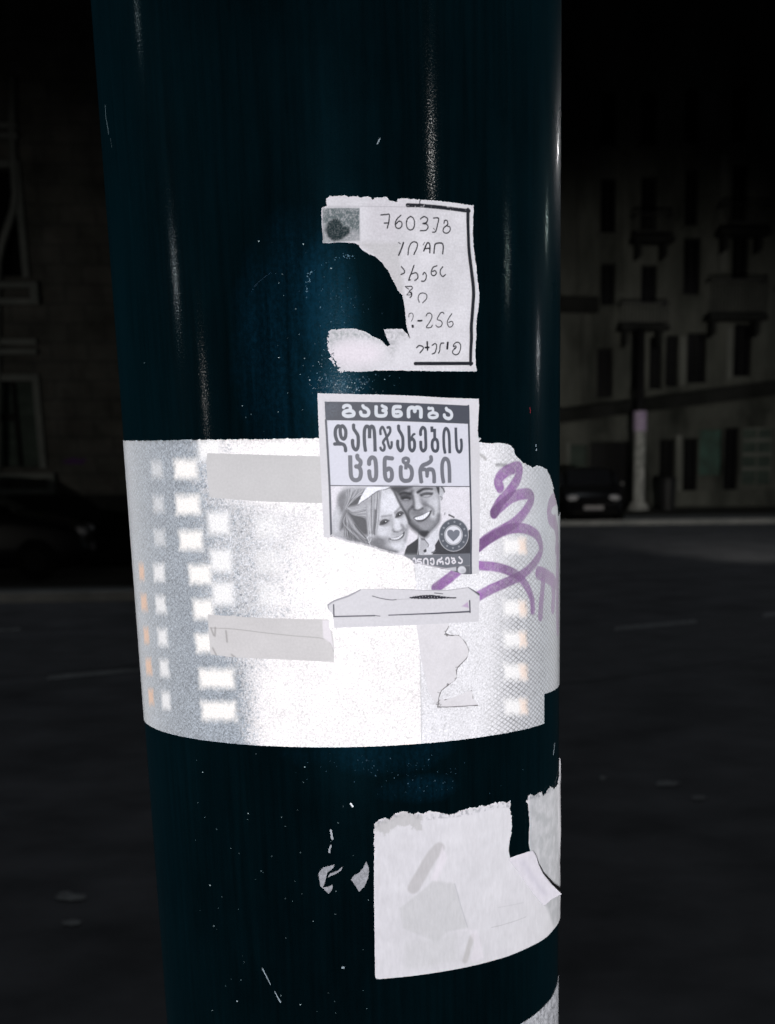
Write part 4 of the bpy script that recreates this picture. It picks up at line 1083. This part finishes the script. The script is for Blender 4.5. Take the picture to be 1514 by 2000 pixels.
P(WC, [(1126, 1058), (1230, 1040), (1340, 1000), (1412, 928), (1395, 1015), (1330, 1078), (1220, 1094), (1160, 1084)], 96, 3); P(WC, [(1165, 1056), (1290, 1030), (1382, 972), (1360, 1022), (1290, 1068), (1200, 1076)], 240, 2)
for i in range(5): S(WC, [(1200 + i * 36, 1052 - i * 12), (1206 + i * 36, 1076 - i * 10)], 5, 120, 1.2)
S(WC, [(1165, 1106), (1270, 1112), (1375, 1062)], 26, 192, 4); S(WC, [(1130, 1050), (1120, 1090), (1140, 1120)], 14, 160, 4)
# fringe
P(WC, [(720, 310), (950, 165), (985, 190), (965, 400), (940, 720), (905, 960), (865, 1010), (835, 920), (806, 1080), (770, 1135), (742, 1000), (712, 720), (712, 420)], 172, 3, curve=False)
for i in range(44):
    a = g.random(); xt = 720 + a * 235; yt = 320 - a * 130
    S(WC, [(xt, yt), (725 + a * 215 + g.uniform(-12, 12), 480 + g.uniform(-40, 40)), (735 + a * 180 + g.uniform(-14, 14), 720), (765 + a * 125 + g.uniform(-10, 10), 960 + g.uniform(-60, 90) * (1 - a * .5))], g.uniform(5, 13), g.choice([110, 130, 200, 214, 222]), 1.5, .6)
S(WC, [(878, 540), (868, 700), (850, 960)], 34, 108, 4, .85); S(WC, [(730, 1040), (760, 1110), (790, 1205)], 10, 220, 1.5); S(WC, [(765, 1000), (728, 1045)], 9, 215, 1.5); S(WC, [(800, 1060), (785, 1110), (750, 1130)], 10, 210, 1.5)
P(WC, [(725, 108), (1135, 100), (1050, 138), (930, 165), (830, 228), (730, 305), (640, 362), (555, 428), (600, 330), (640, 240), (690, 165)], 234, 2, curve=False)
for i in range(26):
    t = i / 25; q = catmull(np.array([(560, 432), (640, 370), (730, 312), (830, 235), (930, 172), (1050, 146), (1125, 118)], float), 8); k_ = q[int(t * (len(q) - 1))]
    El(WC, k_[0], k_[1] + 6, 9, 8, g.choice([90, 120, 150]), 1.2, .9)
for i in range(16):
    t = i / 15; El(WC, 575 + t * 130 + g.uniform(-6, 6), 400 - t * 260, 12, 12, g.choice([240, 225]), 1.5)
S(WD, [(20, 105), (90, 200), (150, 330), (230, 470), (300, 620), (318, 690)], 22, 98, 5)
# the print's own grain
(_x0, _x1, _y0, _y1), _a = fPH
_gn = (c.noise(1.6, 2, 77) * .30 + c.noise(9, 3, 78) * .16)[_y0:_y1, _x0:_x1]
_lu = c.C[_y0:_y1, _x0:_x1].mean(-1)
c.C[_y0:_y1, _x0:_x1] *= (1 + _gn * _a)[..., None] * (1 + (np.clip((_lu / 0.50) ** 0.45, .4, 1.04) - 1) * _a)[..., None]
# lower bar, badge
BAR = T(WD, [(230, 1210), (640, 1205), (1312, 1180), (1312, 1385), (1090, 1400), (900, 1428), (640, 1385), (400, 1352), (330, 1275)])
c.poly(BAR, alb(116, 119, 128), 2); c.poly(T(WD, [(240, 1210), (420, 1208), (400, 1300), (330, 1275)]), alb(150, 152, 158), 10, alpha=.8)
P(WD, [(640, 1385), (900, 1425), (1090, 1395), (1312, 1385), (1312, 1530), (1190, 1530), (1000, 1470), (850, 1440)], 104, 2, curve=False)
P(WD, [(880, 1432), (1085, 1405), (1088, 1470), (1030, 1470)], 196, 2, curve=False); El(WD, 1178, 1452, 66, 60, 216, 2); El(WD, 1200, 1470, 40, 36, 196, 5)
LT = alb(226, 224, 232)
ink(c, WD, [[(385, 1280), (402, 1262), (424, 1290), (432, 1345)], [(522, 1280), (465, 1280), (458, 1312), (505, 1318), (516, 1350), (455, 1352)], [(556, 1365), (556, 1295), (586, 1266), (618, 1290), (624, 1375)], [(668, 1302), (674, 1272), (708, 1270), (720, 1320), (714, 1358), (690, 1362), (664, 1336)],
            [(846, 1248), (840, 1272), (792, 1290), (776, 1322), (776, 1370)], [(800, 1312), (820, 1312), (826, 1338)], [(830, 1320), (862, 1316), (870, 1366)], [(914, 1292), (920, 1262), (954, 1256), (970, 1310), (960, 1350), (926, 1352), (908, 1326)],
            [(1008, 1250), (1016, 1270), (1050, 1264), (1055, 1292)], [(1045, 1294), (1018, 1318), (1040, 1346), (1074, 1326), (1060, 1298), (1045, 1294)], [(1132, 1238), (1148, 1260), (1180, 1290), (1180, 1325), (1155, 1345), (1122, 1330)]], 26, LT, .7, True)
CB = T(WD, [(1040, 880)])[0]; kx, ky = 245 / WD[2], 272 / WD[2]
c.ell(CB, kx, ky, alb(96, 101, 111), .9); c.ring(CB, kx * .985, ky * .985, 1.0, alb(206, 206, 214)); c.ring(CB, kx * .93, ky * .93, .5, alb(120, 124, 134))
CI = T(WD, [(1036, 882)])[0]
c.ell(CI, 152 / WD[2], 166 / WD[2], alb(196, 198, 206), .9); c.ring(CI, 138 / WD[2], 152 / WD[2], .9, alb(110, 114, 124)); c.ell(CI, 134 / WD[2], 148 / WD[2], alb(222, 223, 232), .9)
c.poly(T(WD, [(1034, 988), (975, 930), (936, 880), (934, 830), (958, 800), (1000, 798), (1036, 832), (1070, 798), (1112, 800), (1138, 835), (1132, 885), (1094, 935), (1034, 988)]), alb(124, 128, 140), .9)
c.ell(T(WD, [(985, 838)])[0], 52 / WD[2], 44 / WD[2], alb(124, 128, 140), .9); c.ell(T(WD, [(1087, 838)])[0], 52 / WD[2], 44 / WD[2], alb(124, 128, 140), .9)
for k_ in range(12):
    a = k_ * math.pi / 6 + .05; sx, sy = CB[0] + 193 / WD[2] * math.cos(a), CB[1] + 214 / WD[2] * math.sin(a); st = []
    for j in range(10):
        r_ = (2.9 if j % 2 == 0 else 1.2); st.append((sx + r_ * math.sin(j * math.pi / 5), sy - r_ * math.cos(j * math.pi / 5)))
    c.poly(st, alb(158, 161, 170), .7)
# rules and headline
LTR = alb(214, 218, 226)
c.poly(HEAD, INKD, .8)
c.poly(T(WA, [(60, 150), (300, 160), (280, 330), (80, 470), (60, 400)]), alb(112, 122, 136), 14, alpha=.35, mul=np.clip(.6 + r1 * 3, 0, 1))
c.stroke(line(np.vstack([T(WA, [(68, 480), (105, 1100), (135, 1690)]), [(647.6, 1047)]]), 6), 4.2, alb(96, 98, 108), .9, False)
c.stroke(line(np.vstack([T(WB, [(1265, 205), (1285, 900), (1298, 1610)]), [(917.3, 1030), (917.8, 1121)]]), 6), 4.4, INKD, .9, False)
c.stroke(line(np.vstack([T(WA, [(140, 1686)]), T(WB, [(1285, 1605)])]), 6), 1.7, INKD, .8, False)
ink(c, WA, [([(388, 248), (402, 222), (450, 208), (500, 222), (515, 262), (512, 300)], 57), ([(485, 300), (405, 325), (392, 370), (430, 400), (490, 405), (560, 390), (575, 345), (540, 310), (485, 300)], 64),
            ([(742, 212), (760, 242), (815, 272), (846, 315), (846, 360), (820, 392), (770, 398), (722, 385), (704, 350), (702, 328)], 60), ([(984, 212), (984, 350), (1004, 392), (1070, 402), (1140, 392), (1164, 350), (1150, 312), (1102, 300)], 62), ([(1090, 212), (1112, 228), (1160, 248), (1164, 278), (1110, 302)], 55),
            ([(1440, 234), (1340, 232), (1304, 262), (1302, 370), (1330, 402), (1390, 405), (1436, 386), (1438, 345), (1400, 320), (1345, 325)], 62)], 62, LTR, .6, True)
ink(c, WB, [([(240, 405), (236, 300), (252, 248), (300, 232), (338, 252), (345, 305)], 64), ([(345, 300), (352, 250), (395, 232), (442, 252), (452, 310), (450, 408)], 67), ([(585, 235), (590, 252), (650, 246), (660, 300)], 46), ([(660, 318), (595, 345), (600, 395), (660, 410), (725, 392), (728, 345), (660, 318)], 52),
            ([(886, 245), (900, 272), (950, 298), (980, 345), (976, 395), (940, 422), (890, 415), (858, 385), (854, 358)], 57)], 60, LTR, .6, True)
ink(c, WA, [[(330, 625), (310, 592), (282, 592), (245, 650), (240, 750), (262, 835), (300, 895), (350, 915), (395, 935), (422, 985), (428, 1055)], [(220, 920), (280, 918), (345, 920)], [(330, 625), (348, 595), (382, 592), (425, 660), (430, 745), (415, 805), (385, 828), (345, 785), (330, 705), (330, 625)],
            [(572, 560), (578, 640), (622, 712), (655, 780), (658, 920), (645, 995), (612, 1028), (575, 990), (555, 920), (555, 842)], [(792, 1058), (772, 900), (770, 690), (796, 605), (832, 596), (860, 640), (866, 815)], [(866, 720), (872, 640), (905, 592), (942, 640), (958, 790), (966, 1060)],
            ([(1066, 750), (1062, 660), (1100, 606), (1140, 680), (1180, 810), (1215, 950), (1240, 998), (1265, 960), (1268, 872)], 46), ([(1186, 618), (1232, 616), (1240, 690), (1196, 770), (1130, 850), (1112, 900), (1136, 955), (1132, 1020), (1105, 1040), (1076, 1022), (1062, 985)], 48)], 62, INKD, .6, True)
ink(c, WB, [[(64, 542), (70, 620), (110, 690), (136, 760), (140, 880), (130, 955), (100, 984), (66, 950), (48, 880), (50, 805)], [(240, 546), (246, 700), (250, 880), (262, 950), (300, 986), (334, 940), (340, 850), (322, 795), (292, 775), (262, 800)], ([(275, 775), (315, 705), (345, 692)], 38), [(445, 712), (446, 640), (480, 580), (524, 620), (532, 760), (535, 915), (515, 970), (482, 984), (452, 930), (446, 815)],
            [(640, 560), (641, 632)], ([(616, 634), (690, 628)], 52), [(688, 600), (690, 770)], [(697, 775), (655, 810), (645, 890), (660, 965), (702, 992), (738, 960), (745, 880), (732, 805), (697, 775)], [(868, 1028), (850, 900), (848, 700), (868, 612), (895, 598), (928, 645), (944, 760), (948, 1028)], [(1054, 580), (1060, 760), (1066, 920), (1086, 988), (1115, 1004), (1144, 962), (1152, 870), (1145, 782)]], 56, INKD, .6, True)
ink(c, WA, [[(510, 1128), (516, 1350), (526, 1500), (560, 1568), (620, 1588), (680, 1560), (705, 1480), (700, 1400), (668, 1348), (612, 1332)], [(640, 1128), (648, 1182), (695, 1232), (700, 1282), (668, 1328), (612, 1334)], [(856, 1300), (860, 1222), (905, 1168), (960, 1195), (980, 1300), (986, 1480), (970, 1560), (930, 1590), (882, 1560), (862, 1480), (858, 1412)],
            [(1286, 1186), (1220, 1180), (1162, 1176), (1140, 1232), (1142, 1450), (1162, 1560), (1215, 1594), (1262, 1560), (1274, 1480), (1258, 1402), (1215, 1372), (1172, 1402)]], 76, INKM, .6, True)
ink(c, WB, [([(190, 1108), (146, 1130), (150, 1180), (190, 1200), (230, 1180), (232, 1130), (190, 1108)], 58), ([(190, 1205), (190, 1308)], 60), [(106, 1252), (100, 1350), (112, 1455), (150, 1500), (200, 1506), (258, 1488), (290, 1420), (292, 1335), (268, 1270), (210, 1228)], [(622, 1085), (624, 1150), (570, 1200), (480, 1240), (440, 1312), (438, 1400), (456, 1540)], ([(470, 1310), (515, 1306), (548, 1345), (552, 1435)], 64), [(552, 1400), (562, 1322), (602, 1306), (652, 1322), (672, 1400), (675, 1540)],
            [(835, 1540), (815, 1400), (815, 1225), (840, 1142), (875, 1122), (918, 1162), (935, 1280), (938, 1540)]], 72, INKM, .6, True)
# white torn fringe along the tear
fr = c.f_stroke(np.vstack([TEAR[12:], ]), 7, 2.0, False)
c._blend(fr, alb(222, 220, 226), .85, np.clip(.7 + r1 * 2.4, 0, 1))
c.stroke(TEAR[5:11] + [0, -1.5], 2.2, alb(210, 206, 214), 2, False, .6)
c.region(fPH, 1)
c.region(c.f_poly(HEAD, .8), 3)
tt = np.linspace(0, 2 * math.pi, 40, endpoint=False)
c.region(c.f_poly(np.stack([CB[0] + kx * np.cos(tt), CB[1] + ky * np.sin(tt)], -1), .8), 2)
wv = (c.noise(90, 2, 93) + .5) * .0012
flyer = c.mesh('printed_flyer', M_PRINT, None, 0.0009, only=0, bulge=wv)
tag(flyer, 'printed flyer with bold grey lettering and a smiling couple, torn along its bottom', 'flyer')
for i_, nm, lb_ in ((1, 'couple_photo', 'grey printed photo of a smiling bride and groom'), (2, 'heart_badge', 'dark round badge with a heart ringed by stars'), (3, 'header_bar', 'dark header bar with white lettering')):
    o = c.mesh(nm, M_PRINT, flyer, 0.0009, only=i_, bulge=wv); tag(o, lb_)

# ------------------------------------------------------------------ lower remnant of the flyer
OUT3 = T(WH, [(45, 238), (110, 196), (240, 150), (350, 96), (480, 96), (620, 92), (800, 98), (1000, 106), (1150, 104), (1260, 90), (1340, 78), (1395, 108), (1445, 140), (1440, 260), (1436, 395), (1200, 408), (1000, 420), (650, 436), (300, 447), (110, 456), (98, 330), (58, 287)])
c = Canvas.around(OUT3, 0.00025, alb(215, 214, 220)); r1 = c.noise(4, 3, 25)
c.mask_add(c.f_poly(OUT3, 1.3, rag=r1 * 1.4)); c.C *= (1 + r1 * .08)[..., None]
c.stroke(T(WH, [(50, 245), (110, 205), (240, 160), (345, 104)]), 3.0, alb(160, 160, 168), 2); c.stroke(T(WH, [(48, 245), (56, 285)]), 2.4, alb(130, 132, 140), 2); c.stroke(T(WH, [(1340, 80), (1400, 118), (1440, 145)]), 3.6, alb(104, 104, 112), 2, taper=(.4, 1.6)); c.stroke(T(WH, [(350, 97), (620, 94), (1000, 107), (1150, 106), (1330, 82)]), 1.0, alb(150, 150, 158), 1)
K = alb(84, 84, 96)
c.stroke(line(T(WH, [(104, 240), (107, 350), (480, 341)]), 4), 2.6, K, .9, False); c.stroke(line(T(WH, [(480, 340), (530, 346)]), 4), 1.4, K, .8, False)
c.stroke(line(T(WH, [(610, 337), (1000, 322), (1356, 304)]), 4), 2.8, K, .9, False, taper=(.7, 1.2)); c.stroke(line(T(WH, [(1356, 310), (1352, 205)]), 4), 3.4, K, .9, False)
c.stroke(T(WH, [(460, 160), (540, 182), (630, 196), (680, 193)]), 1.6, alb(90, 90, 100), .9); c.stroke(T(WH, [(680, 193), (800, 186)]), .7, alb(170, 168, 176), .9); c.stroke(T(WH, [(1030, 132), (1105, 140)]), 1.6, alb(80, 80, 90))
g = random.Random(8)
for i in range(34):
    t = i / 33; x = 810 + t * 410; h_ = 14 * math.sin(math.pi * min(1, t * 1.15)) * (1 - .4 * t) + 3
    c.ell(T(WH, [(x, 178 - h_ * .6 + g.uniform(-2, 2))])[0], 2.3, h_ / 4.7 * 1.15 + .6, alb(44, 44, 54), .8)
for i in range(14): c.ell(T(WH, [(840 + i * 27, 168 + g.uniform(-8, 6))])[0], .7, .9, alb(190, 188, 198), .8)
c.poly(T(WH, [(1280, 255), (1335, 215), (1345, 270)]), alb(186, 158, 196), 3, alpha=.8)
o = c.mesh('flyer_remnant', M_PRINT, None, 0.0009); tag(o, 'leftover bottom strip of a flyer with a thin dark border line', 'paper strip')

# ------------------------------------------------------------------ tape strips
TP = T(W5, [(552, 141), (800, 148), (1000, 155), (1270, 160), (1275, 446), (1100, 442), (900, 436), (720, 424), (566, 410), (552, 300), (545, 185)])
c = Canvas.around(TP, 0.0003, alb(203, 202, 204)); r1 = c.noise(3, 2, 31); c.C *= (1 + r1 * .05 + c.noise(70, 2, 32) * .12)[..., None]
c.mask_add(c.f_poly(TP, 1.3, rag=r1 * .8)); o = c.mesh('tape_strip', M_TAPE, None, 0.0007); tag(o, 'plain grey tape strip on the reflective band just under its top edge', 'tape', 'grey tape strips on the reflective band')
TP = T(W5, [(556, 1124), (720, 1136), (900, 1146), (1100, 1152), (1290, 1155), (1290, 1205), (1310, 1230), (1322, 1330), (1320, 1415), (1140, 1405), (960, 1396), (710, 1385), (572, 1368), (560, 1240)])
c = Canvas.around(TP, 0.0003, alb(207, 205, 207)); r1 = c.noise(3, 2, 33); c.C *= (1 + r1 * .05 + c.noise(60, 2, 34) * .12)[..., None]
c.mask_add(c.f_poly(TP, 1.3, rag=r1 * .8)); c.stroke(T(W5, [(568, 1206), (720, 1214), (900, 1236), (1080, 1255), (1250, 1270), (1300, 1305), (1318, 1350)]), 1.2, alb(168, 166, 166), 1)
c.poly(T(W5, [(1250, 1160), (1290, 1160), (1318, 1340), (1300, 1300), (1255, 1268)]), alb(228, 224, 230), 3)
for p_, q_ in (((575, 1210), (590, 1250)), ((600, 1205), (598, 1255)), ((585, 1330), (605, 1370)), ((665, 1225), (672, 1290)), ((700, 1370), (720, 1386))): c.stroke(T(W5, [p_, q_]), 4, alb(130, 128, 126), 3, alpha=.55)
o = c.mesh('tape_strip', M_TAPE, None, 0.0007); tag(o, 'creased grey tape strip with a torn seam beside the flyer remnant', 'tape', 'grey tape strips on the reflective band')

# ------------------------------------------------------------------ torn see-through label under the remnant
LB = T(W4, [(100, 1150), (300, 1150), (300, 1200), (280, 1236), (310, 1250), (360, 1250), (400, 1290), (425, 1345), (410, 1392), (352, 1455), (345, 1520), (256, 1590), (240, 1640), (300, 1640), (440, 1585), (450, 1640), (480, 1680), (310, 1692), (230, 1692), (205, 1640), (175, 1590), (160, 1520), (132, 1400), (116, 1280)])
c = Canvas.around(LB, 0.0003, albw(228, 226, 231)); r1 = c.noise(3, 2, 41); c.C *= (1 + r1 * .10 + c.noise(30, 2, 42) * .1)[..., None]
c.mask_add(c.f_poly(LB, 1.3, rag=r1 * 1.0)); PEN = alb(84, 82, 84)
for q in ([(302, 1195), (280, 1238), (312, 1252), (360, 1252), (398, 1292), (422, 1345), (408, 1390), (350, 1455), (343, 1520), (254, 1592), (232, 1690)], [(275, 1645), (350, 1612), (438, 1588), (447, 1636)], [(232, 1689), (310, 1689), (476, 1678)]):
    c.stroke(T(W4, q), 2.0, PEN, 1.0, alpha=.9)
g = random.Random(3)
for _ in range(26):
    x, y = g.choice([(345, 1460), (345, 1510), (300, 1560), (250, 1595), (285, 1240), (235, 1660), (240, 1690)]); c.stroke(T(W4, [(x + g.uniform(-14, 14), y + g.uniform(-14, 14)), (x + g.uniform(-20, 20), y + g.uniform(-18, 18))]), 1.2, PEN, .8, alpha=.7)
o = c.mesh('torn_label', M_TAPE, None, 0.0006); tag(o, 'thin torn grey label with dark ragged tear lines below the flyer remnant', 'label')

# ------------------------------------------------------------------ large white sheet near the bottom
ZS = EYE - 0.3176
c = Canvas(on_pole([[728, 1700]])[0][0] * RAD - .003, math.radians(100) * RAD, ZS - .004, EYE - .185, 0.0003, alb(219, 218, 224))
sz = lambda s, z: ((s - c.s0) / c.p, (c.z1 - z) / c.p)
limS = lambda y, ex: sz((on_pole([[1087, y]])[0][0] + ex) * RAD, on_pole([[1087, y]])[1][0])
top = T(W6, [(112, 440), (150, 405), (190, 395), (225, 408), (255, 368), (300, 350), (335, 346), (370, 362), (400, 368), (430, 354), (462, 368), (500, 346), (540, 350), (600, 358), (650, 370), (690, 368), (720, 345), (760, 335), (800, 320), (850, 322), (880, 300), (915, 312), (950, 292), (1000, 282), (1040, 275), (1060, 292), (1088, 272), (1084, 330), (1096, 400), (1090, 500), (1078, 560), (1072, 630), (1085, 695), (1150, 720), (1232, 660), (1216, 580), (1222, 440), (1214, 310), (1202, 275), (1215, 240), (1235, 225), (1260, 240), (1285, 218), (1312, 210), (1325, 240), (1350, 200), (1372, 172), (1400, 186), (1420, 168), (1432, 150)])
q = [*c.cc(top), limS(1528, 0), limS(1500, .3), limS(1490, 1.0), sz(.3, ZS), sz(on_pole([[760, 1900]])[0][0] * RAD, ZS), *c.cc(T(W6, [(150, 1555), (126, 1550), (120, 1525), (112, 900)]))]
r1 = c.noise(5, 3, 51); r2 = c.noise(60, 3, 52); r3 = c.noise(18, 3, 53)
rag = np.zeros((c.h, c.w)); z_of = c.z1 - np.arange(c.h)[:, None] * c.p; rag += np.clip((z_of - (EYE - .245)) / .01, 0, 1) * (r1 * 4.0 + c.noise(2.2, 2, 58) * 4)
c.mask_add(c.f_poly(q, 1.4, rag=rag, raw=True))
c.C *= (1 + r2 * .12 + r3 * .06)[..., None]
c.poly(T(W6, [(540, 845), (690, 868), (740, 1050), (782, 1185), (640, 1215), (560, 1290), (320, 1190), (295, 1045), (430, 935)]), alb(205, 205, 209), 6, alpha=.8)
c.poly(T(W6, [(330, 1290), (700, 1230), (720, 1420), (500, 1470), (330, 1480)]), alb(208, 208, 212), 14, alpha=.6)
c.stroke(T(W6, [(575, 615), (520, 680), (450, 800), (395, 895)]), 27, alb(196, 194, 198), 5, alpha=.9); c.poly(T(W6, [(600, 600), (640, 680), (560, 850), (520, 840)]), alb(228, 224, 232), 6, alpha=.8)
c.stroke(T(W6, [(815, 1250), (790, 1330), (765, 1420)]), 14, alb(192, 190, 192), 5, alpha=.8); c.poly(T(W6, [(700, 1205), (790, 1205), (830, 1300), (800, 1420), (820, 1440), (900, 1400), (850, 1200)]), alb(226, 222, 230), 6, alpha=.7)
c.stroke(T(W6, [(690, 870), (735, 1040), (780, 1180)]), 1.6, alb(188, 188, 196), 1.5); c.stroke(T(W6, [(950, 1185), (1080, 1150), (1200, 1108)]), 1.4, alb(186, 186, 192), 1.2); c.stroke(T(W6, [(1000, 1040), (1180, 1005)]), 1.0, alb(196, 196, 202), 1.2)
c.poly(T(W6, [(1222, 200), (1420, 120), (1440, 1120), (1400, 1190), (1330, 1000), (1250, 760), (1216, 640)]), alb(166, 169, 173), 14, alpha=.85, mul=np.clip(.8 + r3 * 1.2, 0, 1))
# grey fibres along the torn top
edge = T(W6, [(112, 440), (255, 380), (335, 360), (460, 378), (600, 366), (720, 355), (850, 330), (1000, 292), (1080, 290)])
c._blend(c.f_stroke(edge + [0, 3], 11, 4), alb(150, 152, 160), .75, np.clip(.2 + r1 * 4, 0, 1)); c.poly(T(W6, [(115, 440), (200, 400), (340, 350), (450, 380), (455, 480), (420, 490), (370, 450), (280, 455), (190, 515), (120, 480)]), alb(192, 191, 193), 4, alpha=.7, rag=r1 * 12)
c._blend(c.f_stroke(T(W6, [(1210, 250), (1300, 225), (1420, 150)]), 12, 5), alb(120, 126, 134), .8, np.clip(.4 + r1 * 4, 0, 1))
wv = (c.noise(80, 3, 94) + .5) * .0014
sht = c.mesh('torn_sheet', M_SHEET, None, 0.0005, bulge=wv)
tag(sht, 'large blank white paper sheet with a ragged top edge and a torn out slot', 'paper sheet')
# its strip, peeled away and hanging to the side
ST = T(W6, [(1082, 692), (1130, 672), (1225, 640), (1262, 634), (1285, 670), (1300, 730), (1332, 795), (1400, 880), (1468, 945), (1400, 980), (1345, 1027), (1310, 1000), (1255, 930), (1200, 852), (1140, 765)])
x0, y0 = ST.min(0) - 3; x1, y1 = ST.max(0) + 3
class Flat(Canvas):
    def cc(self, pts): return np.asarray(pts, float) / self.fp - np.array([self.x0, self.y0]) / self.fp
fl = Flat(0, (x1 - x0) * PXM, 0, (y1 - y0) * PXM, PXM * .8, alb(222, 219, 228)); fl.fp = .8; fl.x0, fl.y0 = x0, y0
fl.M = np.zeros((fl.h, fl.w))
fl.mask_add(Canvas.f_poly(fl, ST, 1.5)); r1 = fl.noise(6, 3, 61); fl.C *= (1 + r1 * .08)[..., None]
fl.stroke(T(W6, [(1262, 636), (1290, 690), (1330, 792), (1398, 880)]), 2.0, alb(180, 178, 186), 2); fl.stroke(T(W6, [(1190, 720), (1260, 830), (1340, 940)]), 10, alb(212, 209, 220), 8)
A0, A1 = T(W6, [(1155, 665)])[0], T(W6, [(1405, 985)])[0]; dv = (A1 - A0) / ((A1 - A0) @ (A1 - A0))
M = fl.M; qd = (M[:-1, :-1] + M[1:, :-1] + M[:-1, 1:] + M[1:, 1:]) / 4 > .5
r_, c_ = np.nonzero(qd); us = np.zeros(M.shape, bool)
for a_ in (0, 1):
    for b_ in (0, 1): us[r_ + a_, c_ + b_] = True
vr, vc = np.nonzero(us); ix = np.full(M.shape, -1); ix[vr, vc] = np.arange(len(vr))
gy_, gx_ = np.gradient(M); g2 = gx_ ** 2 + gy_ ** 2
fu = np.zeros((M.shape[0] + 1, M.shape[1] + 1), bool); fu[1:-1, 1:-1] = qd; inn = fu[:-1, :-1] & fu[1:, :-1] & fu[:-1, 1:] & fu[1:, 1:]
dd = np.where((~inn) & (g2 > 1e-4), (.5 - M) / np.maximum(g2, 1e-4), 0)
pxs = np.stack([x0 + (vc + np.clip(dd * gx_, -.8, .8)[vr, vc]) * .8, y0 + (vr + np.clip(dd * gy_, -.8, .8)[vr, vc]) * .8], -1)
tpar = np.clip((pxs - A0) @ dv, 0, 1.1)
hh = .0022 + .026 * tpar ** 1.1
cs = []
for h_, p_ in zip(hh, pxs):
    an, zz = on_pole([p_], RAD + h_); cs.append(((RAD + h_) * math.sin(an[0]), -(RAD + h_) * math.cos(an[0]), zz[0]))
cs = np.array(cs); fc = np.stack([ix[r_ + 1, c_], ix[r_ + 1, c_ + 1], ix[r_, c_ + 1], ix[r_, c_]], -1)
o = raw_mesh('peeled_strip', cs, fc, fl.C[vr, vc], np.stack([pxs[:, 0] * PXM, -pxs[:, 1] * PXM], -1), M_SHEET, sht)
md = o.modifiers.new('thickness', 'SOLIDIFY'); md.thickness = 0.0003; md.offset = -1
tag(o, 'curled white strip hanging off the sheet')

# ------------------------------------------------------------------ scraps
def scrap(name, label, cat, pts_list, col, group, seed, rag=2.0, mat=M_PAPER, rawpts=None):
    allp = np.vstack(pts_list); c = Canvas.around(allp, 0.00025, col); r = c.noise(3, 3, seed)
    for p_ in pts_list: c.mask_add(c.f_poly(p_, 1.2, rag=r * rag))
    c.C *= np.clip(1 + r * .9, .5, 1.3)[..., None]
    o = c.mesh(name, mat, None, 0.0004); return tag(o, label, cat, group)


scrap('paper_scrap', 'small hook shaped grey paper scrap stuck to the dark paint', 'scrap', [T(W7, [(1086, 1005), (1080, 962), (1108, 928), (1176, 911), (1172, 930), (1135, 958), (1122, 1010), (1106, 1056), (1090, 1040)]), T(W7, [(1136, 988), (1150, 965), (1195, 950), (1232, 918), (1215, 950), (1180, 970)]), T(W7, [(1104, 1052), (1135, 1048), (1166, 1034), (1166, 1060), (1142, 1089)])], alb(158, 160, 168), 'paper scraps stuck to the pole', 71)
scrap('paper_scrap', 'small leaf shaped grey paper scrap beside the large white sheet', 'scrap', [T(W7, [(1280, 1002), (1300, 976), (1330, 960), (1355, 930), (1373, 893), (1391, 932), (1385, 992), (1360, 1050), (1328, 1076), (1310, 1042)])], alb(160, 162, 170), 'paper scraps stuck to the pole', 72)
# bottom corner scrap, wrapping round the pole
zq = on_pole([[1088, 1925]])[1][0]
c = Canvas(on_pole([[1000, 1990]])[0][0] * RAD, math.radians(100) * RAD, EYE - .46, zq + .004, .0003, alb(176, 178, 184))
sz = lambda s, z: ((s - c.s0) / c.p, (c.z1 - z) / c.p)
r1 = c.noise(4, 3, 81); r2 = c.noise(12, 3, 82)
q = [*c.cc([(1012, 2003), (1030, 1992), (1048, 1979), (1066, 1962), (1078, 1948), (1086, 1930)]), sz(.26, zq), sz(.26, EYE - .455), sz(on_pole([[1012, 2003]])[0][0] * RAD, EYE - .455)]
c.mask_add(c.f_poly(q, 1.3, rag=r1 * 3, raw=True)); c.C *= np.clip(1 + r1 * 1.2 + r2 * 1.4, .12, 1.4)[..., None]
o = c.mesh('paper_scrap', M_PAPER, None, .0004); tag(o, 'rough mottled grey paper scrap curving round the pole below the large white sheet', 'scrap', 'paper scraps stuck to the pole')
